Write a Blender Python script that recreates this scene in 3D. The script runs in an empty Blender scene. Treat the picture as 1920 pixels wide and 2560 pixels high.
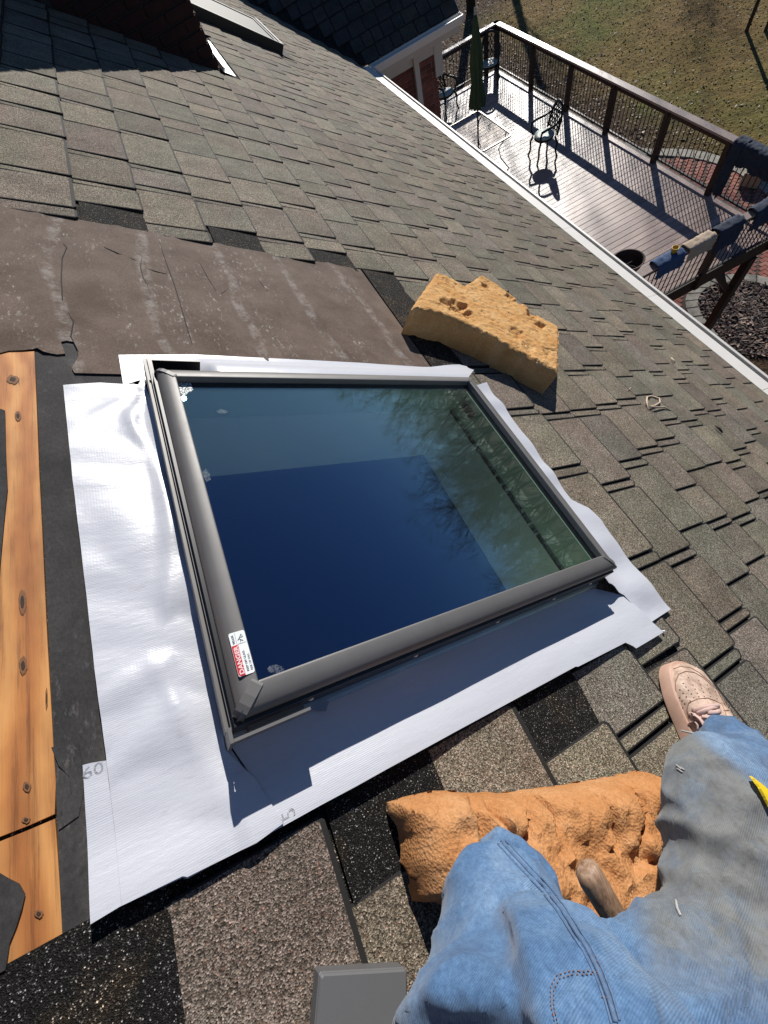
import bpy, bmesh, math, random
from mathutils import Vector, Matrix, noise
from mathutils.bvhtree import BVHTree
from mathutils.geometry import intersect_point_tri_2d
rnd = random.Random(7)
SC = bpy.context.scene
COL = SC.collection
R = math.radians

# ------------------------------------------------------------------ camera
# world: X points down the slope (level), Y along the eave away from the photographer, Z up.
# roof coordinates: s down the slope, a along the eave, h square to the roof (pitch 9 in 12)
D = Vector((.8, 0, -.6)); A = Vector((0, 1, 0)); N = Vector((.6, 0, .8))
FPX = 995.70
CAM_H = .72
CAM = N * CAM_H
RIGHT = Vector((0.88182594, -0.40590089, -0.24005724))
DOWN = Vector((-0.4697423, -0.80090456, -0.37134088))
FWD = Vector((-0.04153535, 0.44022306, -0.89692724))
cd = bpy.data.cameras.new('camera')
cd.sensor_fit = 'VERTICAL'; cd.sensor_height = 36; cd.lens = FPX / 2560 * 36
cd.clip_start = .01; cd.clip_end = 3000
co = bpy.data.objects.new('camera', cd); COL.objects.link(co)
m = Matrix((RIGHT, -DOWN, -FWD)).transposed().to_4x4(); m.translation = CAM
co.matrix_world = m
SC.camera = co

# ------------------------------------------------------------------ light
SUN_EL, SUN_AZ = R(27.0), R(32.0)          # azimuth from +Y towards +X
TO_SUN = Vector((math.sin(SUN_AZ) * math.cos(SUN_EL), math.cos(SUN_AZ) * math.cos(SUN_EL), math.sin(SUN_EL)))
w = bpy.data.worlds.new('World'); SC.world = w; w.use_nodes = True
wn = w.node_tree.nodes; wl = w.node_tree.links
sky = wn.new('ShaderNodeTexSky'); sky.sky_type = 'NISHITA'; sky.sun_disc = False
sky.sun_elevation = SUN_EL; sky.sun_rotation = SUN_AZ
sky.air_density = .9; sky.dust_density = .0; sky.ozone_density = 7
bg = wn['Background']; bg.inputs[1].default_value = .065
wl.new(sky.outputs[0], bg.inputs[0])
sd = bpy.data.lights.new('sun', 'SUN'); sd.energy = 5.0; sd.angle = R(.53); sd.color = (1, .955, .89)
so = bpy.data.objects.new('sun', sd); COL.objects.link(so)
so.rotation_euler = TO_SUN.to_track_quat('Z', 'Y').to_euler(); so.location = (10, 20, 30)
vs = SC.view_settings
vs.view_transform = 'Standard'; vs.look = 'None'; vs.gamma = 1; vs.use_curve_mapping = False
vs.exposure = .1
SC.cycles.max_bounces = 8; SC.cycles.transparent_max_bounces = 16

# ------------------------------------------------------------------ places
def RW(s, a, h=0.): return D * s + A * a + N * h
def ray(x, y): return RIGHT * (x - 960) + DOWN * (y - 1280) + FWD * FPX
def roof_at(x, y, h=0.):
    r = ray(x, y); p = CAM + r * ((h - CAM_H) / r.dot(N))
    return p.dot(D), p.dot(A)
def at_z(x, y, z):
    r = ray(x, y); return CAM + r * ((z - CAM.z) / r.z)
def at_y(x, y, Y):
    r = ray(x, y); return CAM + r * ((Y - CAM.y) / r.y)
def at_x(x, y, X):
    r = ray(x, y); return CAM + r * ((X - CAM.x) / r.x)
def to_px(p):
    v = p - CAM; z = v.dot(FWD)
    if z < .02: return None
    return 960 + FPX * v.dot(RIGHT) / z, 1280 + FPX * v.dot(DOWN) / z
def W3(p): return Vector(p)
def sm(e0, e1, x):
    t = max(0, min(1, (x - e0) / (e1 - e0))); return t * t * (3 - 2 * t)
def nz(x, y=0, z=0): return noise.noise(Vector((x, y, z)))

# ------------------------------------------------------------------ mesh building
class MB:
    def __init__(s): s.v = []; s.f = []; s.m = []; s.c = []
    def add(s, vs_, fs, mi=0, col=None):
        o = len(s.v); s.v += [Vector(v) for v in vs_]
        for f in fs:
            s.f.append([i + o for i in f]); s.m.append(mi); s.c.append(col)
        return s
    def box(s, lo, hi, fr=None, mi=0, col=None):
        fr = fr or (lambda x, y, z: Vector((x, y, z)))
        x0, y0, z0 = lo; x1, y1, z1 = hi
        v = [fr(x, y, z) for z in (z0, z1) for y in (y0, y1) for x in (x0, x1)]
        return s.add(v, [(0, 2, 3, 1), (4, 5, 7, 6), (0, 1, 5, 4), (2, 6, 7, 3), (0, 4, 6, 2), (1, 3, 7, 5)], mi, col)
    def bbox(s, lo, hi, b, fr=None, mi=0, col=None):
        # box with chamfered edges round the top and sides
        fr = fr or (lambda x, y, z: Vector((x, y, z)))
        x0, y0, z0 = lo; x1, y1, z1 = hi
        def ring(i, z): return [fr(*p, z) for p in ((x0 + i + b, y0 + i), (x1 - i - b, y0 + i), (x1 - i, y0 + i + b), (x1 - i, y1 - i - b), (x1 - i - b, y1 - i), (x0 + i + b, y1 - i), (x0 + i, y1 - i - b), (x0 + i, y0 + i + b))]
        rs = [ring(b, z0), ring(0, z0 + b), ring(0, z1 - b), ring(b, z1)]
        return s.loft(rs, mi, col, caps=True)
    def loft(s, rings, mi=0, col=None, caps=True, closed=True):
        n = len(rings[0]); v = [p for r in rings for p in r]; f = []
        for i in range(len(rings) - 1):
            for j in range(n if closed else n - 1):
                k = (j + 1) % n
                f.append((i * n + j, i * n + k, (i + 1) * n + k, (i + 1) * n + j))
        if caps and closed:
            f.append(tuple(reversed(range(n)))); f.append(tuple(range((len(rings) - 1) * n, len(rings) * n)))
        return s.add(v, f, mi, col)
    def tube(s, pts, r, n=8, mi=0, col=None, caps=True):
        pts = [Vector(p) for p in pts]; rs = r if isinstance(r, (list, tuple)) else [r] * len(pts)
        rings = []; up = None
        for i, p in enumerate(pts):
            t = (pts[min(i + 1, len(pts) - 1)] - pts[max(i - 1, 0)])
            if t.length < 1e-9: t = Vector((0, 0, 1))
            t.normalize()
            if up is None:
                up = Vector((0, 0, 1)) if abs(t.z) < .9 else Vector((1, 0, 0))
            u = (up - t * up.dot(t)); u.normalize(); w_ = t.cross(u); up = u
            rings.append([p + (u * math.cos(2 * math.pi * k / n) + w_ * math.sin(2 * math.pi * k / n)) * rs[i] for k in range(n)])
        return s.loft(rings, mi, col, caps)
    def bar(s, p, q, w_, t_, up=Vector((0, 0, 1)), mi=0, col=None):
        p = Vector(p); q = Vector(q); d = (q - p).normalized()
        u = (Vector(up) - d * d.dot(up)).normalized(); x = d.cross(u)
        r = lambda c: [c + x * (w_ / 2) + u * (t_ / 2), c - x * (w_ / 2) + u * (t_ / 2), c - x * (w_ / 2) - u * (t_ / 2), c + x * (w_ / 2) - u * (t_ / 2)]
        return s.loft([r(p), r(q)], mi, col)
    def lathe(s, prof, n, o=Vector((0, 0, 0)), ux=Vector((1, 0, 0)), uy=Vector((0, 1, 0)), uz=Vector((0, 0, 1)), mi=0, col=None, caps=False):
        rings = [[o + (ux * math.cos(2 * math.pi * k / n) + uy * math.sin(2 * math.pi * k / n)) * r_ + uz * z for k in range(n)] for r_, z in prof]
        return s.loft(rings, mi, col, caps)
    def prism(s, poly, fr, z0, z1, mi=0, col=None):
        return s.loft([[fr(x, y, z0) for x, y in poly], [fr(x, y, z1) for x, y in poly]], mi, col)
    def build(s, name, mats, parent=None, smooth=False, angle=None, fix=True):
        me = bpy.data.meshes.new(name)
        me.from_pydata([tuple(v) for v in s.v], [], s.f)
        mats = mats if isinstance(mats, (list, tuple)) else [mats]
        for m_ in mats: me.materials.append(m_)
        me.polygons.foreach_set('material_index', s.m)
        if any(c is not None for c in s.c):
            at = me.attributes.new('tint', 'FLOAT_COLOR', 'FACE')
            fl = []
            for c in s.c: fl += [*(c or (1, 1, 1)), 1]
            at.data.foreach_set('color', fl)
        if fix:
            b = bmesh.new(); b.from_mesh(me); bmesh.ops.recalc_face_normals(b, faces=b.faces); b.to_mesh(me); b.free()
        if smooth:
            me.polygons.foreach_set('use_smooth', [True] * len(me.polygons))
            if angle: me.set_sharp_from_angle(angle=R(angle))
        me.update()
        o = bpy.data.objects.new(name, me); COL.objects.link(o)
        if parent: o.parent = parent
        return o
def thing(name, label, cat, loc=(0, 0, 0), group=None):
    o = bpy.data.objects.new(name, None); COL.objects.link(o)
    o.empty_display_size = .1
    o['label'] = label; o['category'] = cat
    if group: o['group'] = group
    return o
def tag(o, label=None, cat=None, group=None, kind=None):
    if label: o['label'] = label
    if cat: o['category'] = cat
    if group: o['group'] = group
    if kind: o['kind'] = kind
    return o
def copy_tree(o, parent=None, mtx=None):
    c = o.copy(); COL.objects.link(c); c.parent = parent
    if mtx is not None: c.matrix_world = mtx
    for ch in list(o.children): copy_tree(ch, c)
    return c
def sheet(name, poly, hf, cell, mats, parent=None, thick=.0012, smooth=True):
    """a sheet on the roof: outline in (s, a), cut into cells, lifted by hf(s, a)"""
    b = bmesh.new()
    f = b.faces.new([b.verts.new((x, y, 0)) for x, y in poly])
    bmesh.ops.triangulate(b, faces=[f])
    for ax in (0, 1):
        lo = min(p[ax] for p in poly); hi = max(p[ax] for p in poly)
        k = math.floor(lo / cell) + 1
        while k * cell < hi:
            no = (1, 0, 0) if ax == 0 else (0, 1, 0)
            bmesh.ops.bisect_plane(b, geom=b.verts[:] + b.edges[:] + b.faces[:], plane_co=Vector(no) * (k * cell), plane_no=no, dist=1e-6)
            k += 1
    bmesh.ops.dissolve_limit(b, angle_limit=0.0, verts=[], edges=[])
    bmesh.ops.recalc_face_normals(b, faces=b.faces)
    if b.faces and sum(f_.normal.z for f_ in b.faces) < 0: bmesh.ops.reverse_faces(b, faces=b.faces)
    top = list(b.faces)
    ret = bmesh.ops.duplicate(b, geom=b.verts[:] + b.edges[:] + b.faces[:])
    vm = ret['vert_map']
    low = [e for e in ret['geom'] if isinstance(e, bmesh.types.BMFace)]
    lowv = set(v for f_ in low for v in f_.verts)
    bmesh.ops.reverse_faces(b, faces=low)
    topv = [v for v in b.verts if v not in lowv]
    edges = [e for e in b.edges if e.is_boundary and e.verts[0] not in lowv]
    for e in edges:
        x, y = e.verts; b.faces.new((y, x, vm[x], vm[y]))
    for v in b.verts:
        s_, a_ = v.co.x, v.co.y; h = hf(s_, a_) - (thick if v in lowv else 0)
        v.co = RW(s_, a_, h)
    bmesh.ops.recalc_face_normals(b, faces=b.faces)
    me = bpy.data.meshes.new(name); b.to_mesh(me); b.free()
    for m_ in (mats if isinstance(mats, (list, tuple)) else [mats]): me.materials.append(m_)
    if smooth:
        me.polygons.foreach_set('use_smooth', [True] * len(me.polygons)); me.set_sharp_from_angle(angle=R(60))
    o = bpy.data.objects.new(name, me); COL.objects.link(o)
    if parent: o.parent = parent
    return o

# ------------------------------------------------------------------ materials
class NT:
    def __init__(s, name):
        s.m = bpy.data.materials.new(name); s.m.use_nodes = True
        s.n = s.m.node_tree.nodes; s.l = s.m.node_tree.links
        s.b = s.n['Principled BSDF']; s.out = s.n['Material Output']
        s.tc = s.n.new('ShaderNodeTexCoord')
    def set(s, **k):
        for a_, v in k.items():
            i = s.b.inputs[a_.replace('_', ' ')]
            if isinstance(v, bpy.types.NodeSocket): s.l.new(v, i)
            elif isinstance(v, (tuple, list)) and len(v) == 3: i.default_value = (*v, 1)
            else: i.default_value = v
        return s
    def link(s, o, i): s.l.new(o, i)
    def map(s, scale=(1, 1, 1), rot=(0, 0, 0), loc=(0, 0, 0), src='Object'):
        k = s.n.new('ShaderNodeMapping'); k.inputs['Scale'].default_value = scale; k.inputs['Rotation'].default_value = rot; k.inputs['Location'].default_value = loc
        s.l.new(s.tc.outputs[src], k.inputs['Vector']); return k.outputs[0]
    def noise(s, scale, detail=3, rough=.55, vec=None, dist=0., out='Fac'):
        k = s.n.new('ShaderNodeTexNoise'); k.inputs['Scale'].default_value = scale; k.inputs['Detail'].default_value = detail
        k.inputs['Roughness'].default_value = rough; k.inputs['Distortion'].default_value = dist
        s.l.new(vec if vec is not None else s.tc.outputs['Object'], k.inputs['Vector']); return k.outputs[out]
    def voro(s, scale, out='Color', vec=None, feat='F1', rand=1.):
        k = s.n.new('ShaderNodeTexVoronoi'); k.feature = feat; k.inputs['Scale'].default_value = scale; k.inputs['Randomness'].default_value = rand
        s.l.new(vec if vec is not None else s.tc.outputs['Object'], k.inputs['Vector']); return k.outputs[out]
    def wave(s, scale, vec=None, dist=0., detail=2, dscale=1., typ='BANDS', dirn='X', prof='SIN'):
        k = s.n.new('ShaderNodeTexWave'); k.wave_type = typ; k.bands_direction = dirn; k.wave_profile = prof
        k.inputs['Scale'].default_value = scale; k.inputs['Distortion'].default_value = dist; k.inputs['Detail'].default_value = detail; k.inputs['Detail Scale'].default_value = dscale
        s.l.new(vec if vec is not None else s.tc.outputs['Object'], k.inputs['Vector']); return k.outputs['Fac']
    def ramp(s, fac, stops, interp='LINEAR'):
        k = s.n.new('ShaderNodeValToRGB'); k.color_ramp.interpolation = interp
        e = k.color_ramp.elements
        while len(e) < len(stops): e.new(.5)
        for i, (p, c) in enumerate(stops):
            e[i].position = p; e[i].color = (*c, 1) if len(c) == 3 else c
        s.l.new(fac, k.inputs[0]); return k.outputs[0]
    def mix(s, fac, a_, b_, typ='MIX'):
        k = s.n.new('ShaderNodeMix'); k.data_type = 'RGBA'; k.blend_type = typ; k.clamp_factor = True
        for v, i in ((fac, k.inputs[0]), (a_, k.inputs[6]), (b_, k.inputs[7])):
            if isinstance(v, bpy.types.NodeSocket): s.l.new(v, i)
            elif isinstance(v, (tuple, list)): i.default_value = (*v, 1)
            else: i.default_value = v
        return k.outputs[2]
    def math(s, op, a_, b_=None, clamp=False):
        k = s.n.new('ShaderNodeMath'); k.operation = op; k.use_clamp = clamp
        for v, i in ((a_, k.inputs[0]), (b_, k.inputs[1])):
            if v is None: continue
            if isinstance(v, bpy.types.NodeSocket): s.l.new(v, i)
            else: i.default_value = v
        return k.outputs[0]
    def sep(s, v):
        k = s.n.new('ShaderNodeSeparateXYZ'); s.l.new(v, k.inputs[0]); return k.outputs
    def attr(s, name, out='Color'):
        k = s.n.new('ShaderNodeAttribute'); k.attribute_name = name; return k.outputs[out]
    def rand(s):
        return s.n.new('ShaderNodeObjectInfo').outputs['Random']
    def bump(s, h, strength=.3, dist=.002, normal=None):
        k = s.n.new('ShaderNodeBump'); k.inputs['Strength'].default_value = strength; k.inputs['Distance'].default_value = dist
        s.l.new(h, k.inputs['Height'])
        if normal is not None: s.l.new(normal, k.inputs['Normal'])
        s.l.new(k.outputs[0], s.b.inputs['Normal']); return k.outputs[0]
# coordinates that lie flat on the roof: x = s, y = a
def roofvec(t, scale=(1, 1, 1)):
    return t.map(scale=scale, rot=(0, math.atan(.75) * -1, 0))
MATS = {}
def plain(name, col, rough=.6, metal=0., spec=.5, var=.0, scale=20, bump=0., bscale=200):
    t = NT(name)
    if var:
        c = t.mix(t.noise(scale, 4), tuple(x * (1 - var) for x in col), tuple(min(1, x * (1 + var)) for x in col)); t.set(Base_Color=c)
    else: t.set(Base_Color=col)
    t.set(Roughness=rough, Metallic=metal, Specular_IOR_Level=spec)
    if bump: t.bump(t.noise(bscale, 3), bump, .001)
    MATS[name] = t.m; return t.m
# ------------------------------------------------------------------ roof materials
def m_granule():
    t = NT('shingle_granules'); v = t.tc.outputs['Object']
    cell = t.voro(500, 'Color'); g = t.sep(cell)
    spec = t.ramp(g[0], [(0, (.16, .145, .12)), (.2, (.42, .39, .33)), (.42, (.74, .69, .58)), (.62, (1.0, .96, .84)), (.8, (1.35, 1.3, 1.18)), (.93, (1.9, 1.82, 1.65)), (1, (2.5, 2.4, 2.25))])
    red = t.mix(t.math('GREATER_THAN', g[1], .95), (1, 1, 1), (1.05, .78, .7))
    big = t.ramp(t.noise(9, 4, .6), [(.3, (.72, .72, .72)), (.7, (1.2, 1.2, 1.2))])
    c = t.mix(1, t.attr('tint'), spec, 'MULTIPLY'); c = t.mix(1, c, red, 'MULTIPLY'); c = t.mix(.8, c, big, 'MULTIPLY')
    hue = t.ramp(t.noise(4.2, 3, .55, roofvec(t, (1.6, .8, 1))), [(.36, (.93, .97, .93)), (.5, (.97, .955, .94)), (.62, (.985, .92, .915))]); c = t.mix(1, c, hue, 'MULTIPLY')
    streak = t.ramp(t.noise(3.1, 5, .65, roofvec(t, (.35, 2.2, 1))), [(.42, (1, 1, 1)), (.68, (.74, .73, .72))])
    c = t.mix(.8, c, streak, 'MULTIPLY')
    t.set(Base_Color=c, Roughness=.85, Specular_IOR_Level=.3)
    t.bump(t.voro(500, 'Distance'), .8, .0016); return t.m
def m_black():
    t = NT('black_granules'); g = t.sep(t.voro(760, 'Color'))
    c = t.ramp(g[0], [(0, (.006, .006, .006)), (.7, (.016, .015, .014)), (.90, (.035, .034, .031)), (.975, (.12, .115, .11)), (1, (.5, .48, .46))])
    br = t.ramp(t.noise(16, 4, .6), [(.52, (1, 1, 1)), (.75, (2.2, 1.75, 1.3))])
    t.set(Base_Color=t.mix(1, c, br, 'MULTIPLY'), Roughness=.75, Specular_IOR_Level=.08); t.bump(t.voro(760, 'Distance'), .8, .0016); return t.m
M_GR, M_BK = m_granule(), m_black()
M_ASPH = plain('asphalt_edge', (.012, .011, .010), .85)
def m_felt(name, a_, b_, scuff):
    t = NT(name); v = roofvec(t)
    c = t.mix(t.ramp(t.noise(7, 6, .65, v), [(.35, (0, 0, 0)), (.7, (1, 1, 1))]), a_, b_)
    fib = t.noise(240, 3, .7, roofvec(t, (1, .5, 1))); c = t.mix(.55, c, t.ramp(fib, [(.3, (.55, .55, .55)), (.7, (1.35, 1.35, 1.35))]), 'MULTIPLY')
    sc_ = t.math('MULTIPLY', t.ramp(t.noise(70, 5, .75, roofvec(t, (1.5, .6, 1))), [(.56, (0, 0, 0)), (.68, (1, 1, 1))]), t.ramp(t.noise(5, 3, .6, roofvec(t, (2.2, .5, 1))), [(.47, (0, 0, 0)), (.62, (1, 1, 1))]))
    lines = t.math('MULTIPLY', t.ramp(t.wave(1.3, v, 7, 4, .5), [(.93, (0, 0, 0)), (.99, (1, 1, 1))]), t.ramp(t.noise(26, 5, .8, v), [(.45, (0, 0, 0)), (.62, (1, 1, 1))]))
    f = t.math('MAXIMUM', sc_, t.math('MULTIPLY', lines, .5))
    f = t.math('MULTIPLY', f, scuff)
    c = t.mix(f, c, (.40, .37, .345))
    dk = t.ramp(t.voro(26, 'Distance', roofvec(t, (1, .35, 1))), [(.0, (.25, .25, .25)), (.045, (1, 1, 1))]); c = t.mix(.85, c, dk, 'MULTIPLY')
    t.set(Base_Color=c, Roughness=.8, Specular_IOR_Level=.2); t.bump(fib, .45, .0015); return t.m
M_FELT = m_felt('brown_felt', (.09, .061, .045), (.165, .122, .096), .85)
M_FELTD = m_felt('dark_felt', (.030, .029, .029), (.062, .058, .056), .18)
def m_board():
    t = NT('sheathing_wood'); v = roofvec(t)
    gr = t.wave(7, v, 9, 4, .35, dirn='X'); gr2 = t.noise(110, 6, .75, roofvec(t, (1, .035, 1)))
    c = t.ramp(gr, [(0, (.42, .155, .038)), (.55, (.52, .215, .058)), (1, (.60, .285, .09))])
    c = t.mix(.7, c, t.ramp(gr2, [(.34, (.34, .26, .2)), (.46, (.92, .9, .87)), (.7, (1.18, 1.18, 1.18))]), 'MULTIPLY')
    c = t.mix(.75, c, t.ramp(t.noise(8, 4, .6, roofvec(t, (1, .4, 1))), [(.35, (.45, .36, .28)), (.58, (1.05, 1.05, 1.02))]), 'MULTIPLY')
    crack = t.ramp(t.noise(75, 4, .8, roofvec(t, (1, .035, 1)), .6), [(.685, (1, 1, 1)), (.72, (.12, .08, .05))])
    c = t.mix(.8, c, crack, 'MULTIPLY')
    t.set(Base_Color=c, Roughness=.7); t.bump(gr2, .35, .0015); return t.m
M_BOARD = m_board()
M_KRING = plain('knot_ring', (.20, .085, .03), .75, var=.5, scale=160)
M_KNOT = plain('knot_wood', (.035, .018, .010), .8, var=.5, scale=120)
M_WHITE = plain('white_paint', (.78, .75, .69), .45, var=.06, scale=9)
M_TRIM = plain('cream_trim', (.62, .56, .48), .55, var=.08, scale=6)
M_MORTAR = plain('mortar', (.30, .25, .21), .9, var=.2, scale=40)
def m_brick():
    t = NT('red_brick'); r_ = t.rand()
    c = t.ramp(r_, [(0, (.15, .045, .028)), (.4, (.23, .068, .042)), (.75, (.28, .092, .058)), (1, (.20, .075, .06))])
    c = t.mix(.6, c, t.ramp(t.noise(40, 4, .7), [(.3, (.6, .6, .6)), (.7, (1.25, 1.25, 1.25))]), 'MULTIPLY')
    t.set(Base_Color=c, Roughness=.9); t.bump(t.noise(150, 3), .4, .002); return t.m
M_BRICK = m_brick()
M_SHADE_BRICK = plain('shade_dark_brick', (.045, .016, .011), .95, var=.5, scale=20)  # chimney brick darkened in colour to deepen the shade on its near face
def m_drywall():
    t = NT('shaft_paint'); t.set(Base_Color=(.76, .76, .72), Roughness=.7); return t.m
M_SHAFT = m_drywall()
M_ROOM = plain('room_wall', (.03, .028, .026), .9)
M_METAL = plain('flashing_metal', (.62, .66, .66), .42, .7, var=.12, scale=14)

house = thing('brick_house', 'brick house with weathered grey-brown shingle roof, stripped around the new skylight', 'house')
# ------------------------------------------------------------------ roof deck with the skylight opening
OP = (.085, .915, .135, .768)                    # opening s0 s1 a0 a1
SE = 4.0                                         # eave
mb = MB()
OQ = (OP[0] - .02, OP[1] + .02, OP[2] - .02, OP[3] + .02)
for lo, hi in (((-3.2, -3, -.02), (OQ[0], 15, 0)), ((OQ[1], -3, -.02), (SE - .02, 9.3, 0)), ((OQ[0], -3, -.02), (OQ[1], OQ[2], 0)), ((OQ[0], OQ[3], -.02), (OQ[1], 12, 0))):
    mb.box(lo, hi, RW)
roof = mb.build('roof', M_BK, house)
# light shaft, ceiling and room below
mb = MB(); t_ = .018
s0, s1, a0, a1 = OP
for lo, hi in (((s0 - t_, a0 - t_, -.215), (s0, a1 + t_, .004)), ((s1, a0 - t_, -.215), (s1 + t_, a1 + t_, .004)), ((s0, a0 - t_, -.215), (s1, a0, .004)), ((s0, a1, -.215), (s1, a1 + t_, .004))):
    mb.box(lo, hi, RW)
mb.build('light_shaft', M_SHAFT, house)
mb = MB()
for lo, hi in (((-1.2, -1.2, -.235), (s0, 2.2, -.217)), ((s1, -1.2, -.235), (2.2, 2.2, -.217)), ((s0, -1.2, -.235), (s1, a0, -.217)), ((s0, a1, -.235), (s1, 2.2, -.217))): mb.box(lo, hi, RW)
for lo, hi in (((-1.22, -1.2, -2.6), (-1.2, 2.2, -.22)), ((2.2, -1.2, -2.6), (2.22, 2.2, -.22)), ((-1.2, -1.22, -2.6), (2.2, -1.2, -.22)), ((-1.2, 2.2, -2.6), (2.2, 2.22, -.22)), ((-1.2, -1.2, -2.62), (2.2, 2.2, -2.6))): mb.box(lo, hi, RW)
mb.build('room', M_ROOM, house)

# ------------------------------------------------------------------ shingles
PAL = [(.27, .25, .213), (.258, .238, .204), (.248, .237, .202), (.236, .232, .203), (.26, .23, .206), (.242, .213, .196), (.276, .254, .214), (.228, .216, .192), (.243, .228, .212), (.262, .236, .2)]
def tab(mb, fr, s0, s1, a0, a1, hb, ht, col, cut=.008, tb=.0085):
    """one shingle tab: tucked in at s0, butt at s1 with clipped corners; hb butt height, ht head height"""
    c = min(cut, (a1 - a0) * .3)
    j = [rnd.uniform(-.004, .004) for _ in range(2)]
    poly = [(s0, a0), (s1 - c + j[0], a0), (s1 + j[0], a0 + c), (s1 + j[1], a1 - c), (s1 - c + j[1], a1), (s0, a1)]
    def h(s_): k = (s_ - s0) / (s1 - s0); return ht + (hb - ht) * k
    e = .003; bw = rnd.uniform(.006, .0105)
    def ins(p):
        x, y = p
        return (x - (bw if x > s1 - .02 else 0), min(max(y, a0 + e), a1 - e))
    top = [fr(*ins(p), h(p[0])) for p in poly]; mid = [fr(p[0], p[1], h(p[0]) - .0007) for p in poly]; bot = [fr(p[0], p[1], h(p[0]) - tb) for p in poly]
    n = 6; v = top + mid + bot
    mb.add(v, [tuple(range(n))], 0, col)
    mb.add(v, [(i, (i + 1) % n, n + (i + 1) % n, n + i) for i in range(n)] + [(n + i, n + (i + 1) % n, 2 * n + (i + 1) % n, 2 * n + i) for i in range(n)] + [tuple(reversed(range(2 * n, 3 * n)))], 1, col)
def run(a_lo, a_hi, g=.0076):
    """split a length into tabs, narrow strips between some of them"""
    a = a_hi; out = []
    while a > a_lo + .03:
        w_ = rnd.choice((.15, .19, .21, .24, .25, .3)) * rnd.uniform(.93, 1.07)
        b = max(a - w_, a_lo)
        if b - a_lo < .05: b = a_lo
        out.append((b + g / 2, a - g / 2, 0)); a = b
        if rnd.random() < .6 and a - a_lo > .1:
            w_ = rnd.uniform(.03, .042); out.append((a - w_ + g / 2, a - g / 2, 1)); a -= w_
    return out
E_ = .1965
def S_(k): return .151 + E_ * k
tabs = []
near_cut = {0: -.055, 1: -.165, 2: -.05, 3: -.163, 4: -.06, 5: -.13, -1: -.30, -2: -.5, -3: -.6, -4: -.6}
far_cut = {-1: 1.645, 0: 1.785, 1: 1.638, 2: 1.787, 3: 1.632, 4: 1.764, 5: 1.66, -2: 1.79, -3: 1.65, -4: 1.79, -5: 1.65}
for k in range(-13, 20):
    s1 = S_(k); s0 = s1 - E_ - .025
    if s1 > SE + .06: break
    ahi = 8.65 + 3.2 - s1 * .8 + .05
    alo = -3.0
    if k in far_cut:
        spans = [(far_cut[k], ahi)]
        if k in near_cut: spans.append((alo, near_cut[k]))
    elif k < -5: spans = [(1.7, ahi)]
    else: spans = [(alo, ahi)]
    if k == 5: spans = [(1.66, ahi), (-.13, .98), (alo, -.138)]
    for lo, hi in spans:
        # keep tabs off the chimney
        parts_ = [(lo, hi)]
        if s1 - E_ < .99 and s1 > -1.0:
            parts_ = [(lo, min(hi, 4.36)), (max(lo, 5.6), hi)]
        for l2, h2 in parts_:
            if h2 - l2 < .03: continue
            for b, a, narrow in run(l2, h2):
                if narrow: hb = .0125
                else: hb = rnd.choice((.0165, .0175, .0185))
                base = rnd.choice(PAL); f = rnd.uniform(.70, .97)
                col = tuple(c * f for c in base)
                tabs.append((k, s0, min(s1, SE + .01), b, a, hb, col))
def area(s0, s1, b, a):
    q = [to_px(RW(s, y, .01)) for s, y in ((s0, b), (s1, b), (s1, a), (s0, a))]
    if any(p is None for p in q): return 0
    if not any(-20 < x < 1940 and -20 < y < 2580 for x, y in q): return 0
    return abs(sum(q[i][0] * q[(i + 1) % 4][1] - q[(i + 1) % 4][0] * q[i][1] for i in range(4))) / 2
tabs.sort(key=lambda t: -area(t[1] + .03, *t[2:5]))
field = MB()
for i, (k, s0, s1, b, a, hb, col) in enumerate(tabs):
    mb = MB() if i < 300 else field
    tab(mb, RW, s0, s1, b, a, hb, .0062, col)
    if i < 300: mb.build('shingle', [M_GR, M_ASPH], roof, fix=False)
tag(field.build('shingle_field', [M_GR, M_ASPH], roof, fix=False), kind='stuff')
# headlap strips of the cut courses: black granule slabs showing where tabs were torn off
def strip(name, poly, h0, mat, parent=roof, th=.005, cell=.08):
    return sheet(name, poly, lambda s, a: h0 + .0015 * nz(s * 9, a * 9), cell, mat, parent, th)
for k, (lo, hi) in {1: (-.165, -.02), 3: (-.163, -.02), 5: (.985, 1.66), -1: (-.30, -.035), 0: (1.63, 1.785), 2: (1.62, 1.787), 4: (1.60, 1.764)}.items():
    s1 = S_(k); x0 = s1 - E_ + .004; x1 = s1 - .004
    if k in (0, 2, 4): x0 += .006; lo -= .012
    if k == 5: x0 = .962
    strip('headlap_strip', [(x0, lo - .01), (x1, lo - .01), (x1, hi), (x0, hi)], .0075, M_BK)
# ------------------------------------------------------------------ felt and boards
def P(pts, h=0): return [roof_at(x, y, h) for x, y in pts]
r3 = lambda x, y: (x * .42194, 600 + y * .42194)
torn = [r3(*p) for p in ((-120, 700), (0, 692), (60, 676), (150, 672), (228, 664), (262, 684), (300, 690), (345, 697), (392, 692), (378, 655), (366, 622), (400, 615), (440, 622), (462, 665), (470, 705), (450, 745), (430, 778), (446, 806), (520, 808), (720, 812), (1000, 818))]
tp = P(torn)
fpoly = [(-1.6, 1.655), (.952, 1.655), (.955, .88), (tp[-1][0], tp[-1][1])] + list(reversed(tp[:-1])) + [(-1.6, tp[0][1])]
def fh(s, a):
    h = .0085 + .0016 * nz(s * 5, a * 2.2)
    for c_, w_, q in ((.06, .012, .004), (.36, .016, .005), (.62, .012, .004), (-.14, .01, .003), (.8, .02, .005), (.22, .012, .0025)):
        h += q * math.exp(-((s - c_ - .03 * nz(a * 2, c_ * 9)) / w_) ** 2)
    if s > .9: h -= .001
    return h
FELT = sheet('felt_sheet', fpoly, fh, .02, M_FELT, house, .002)
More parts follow.
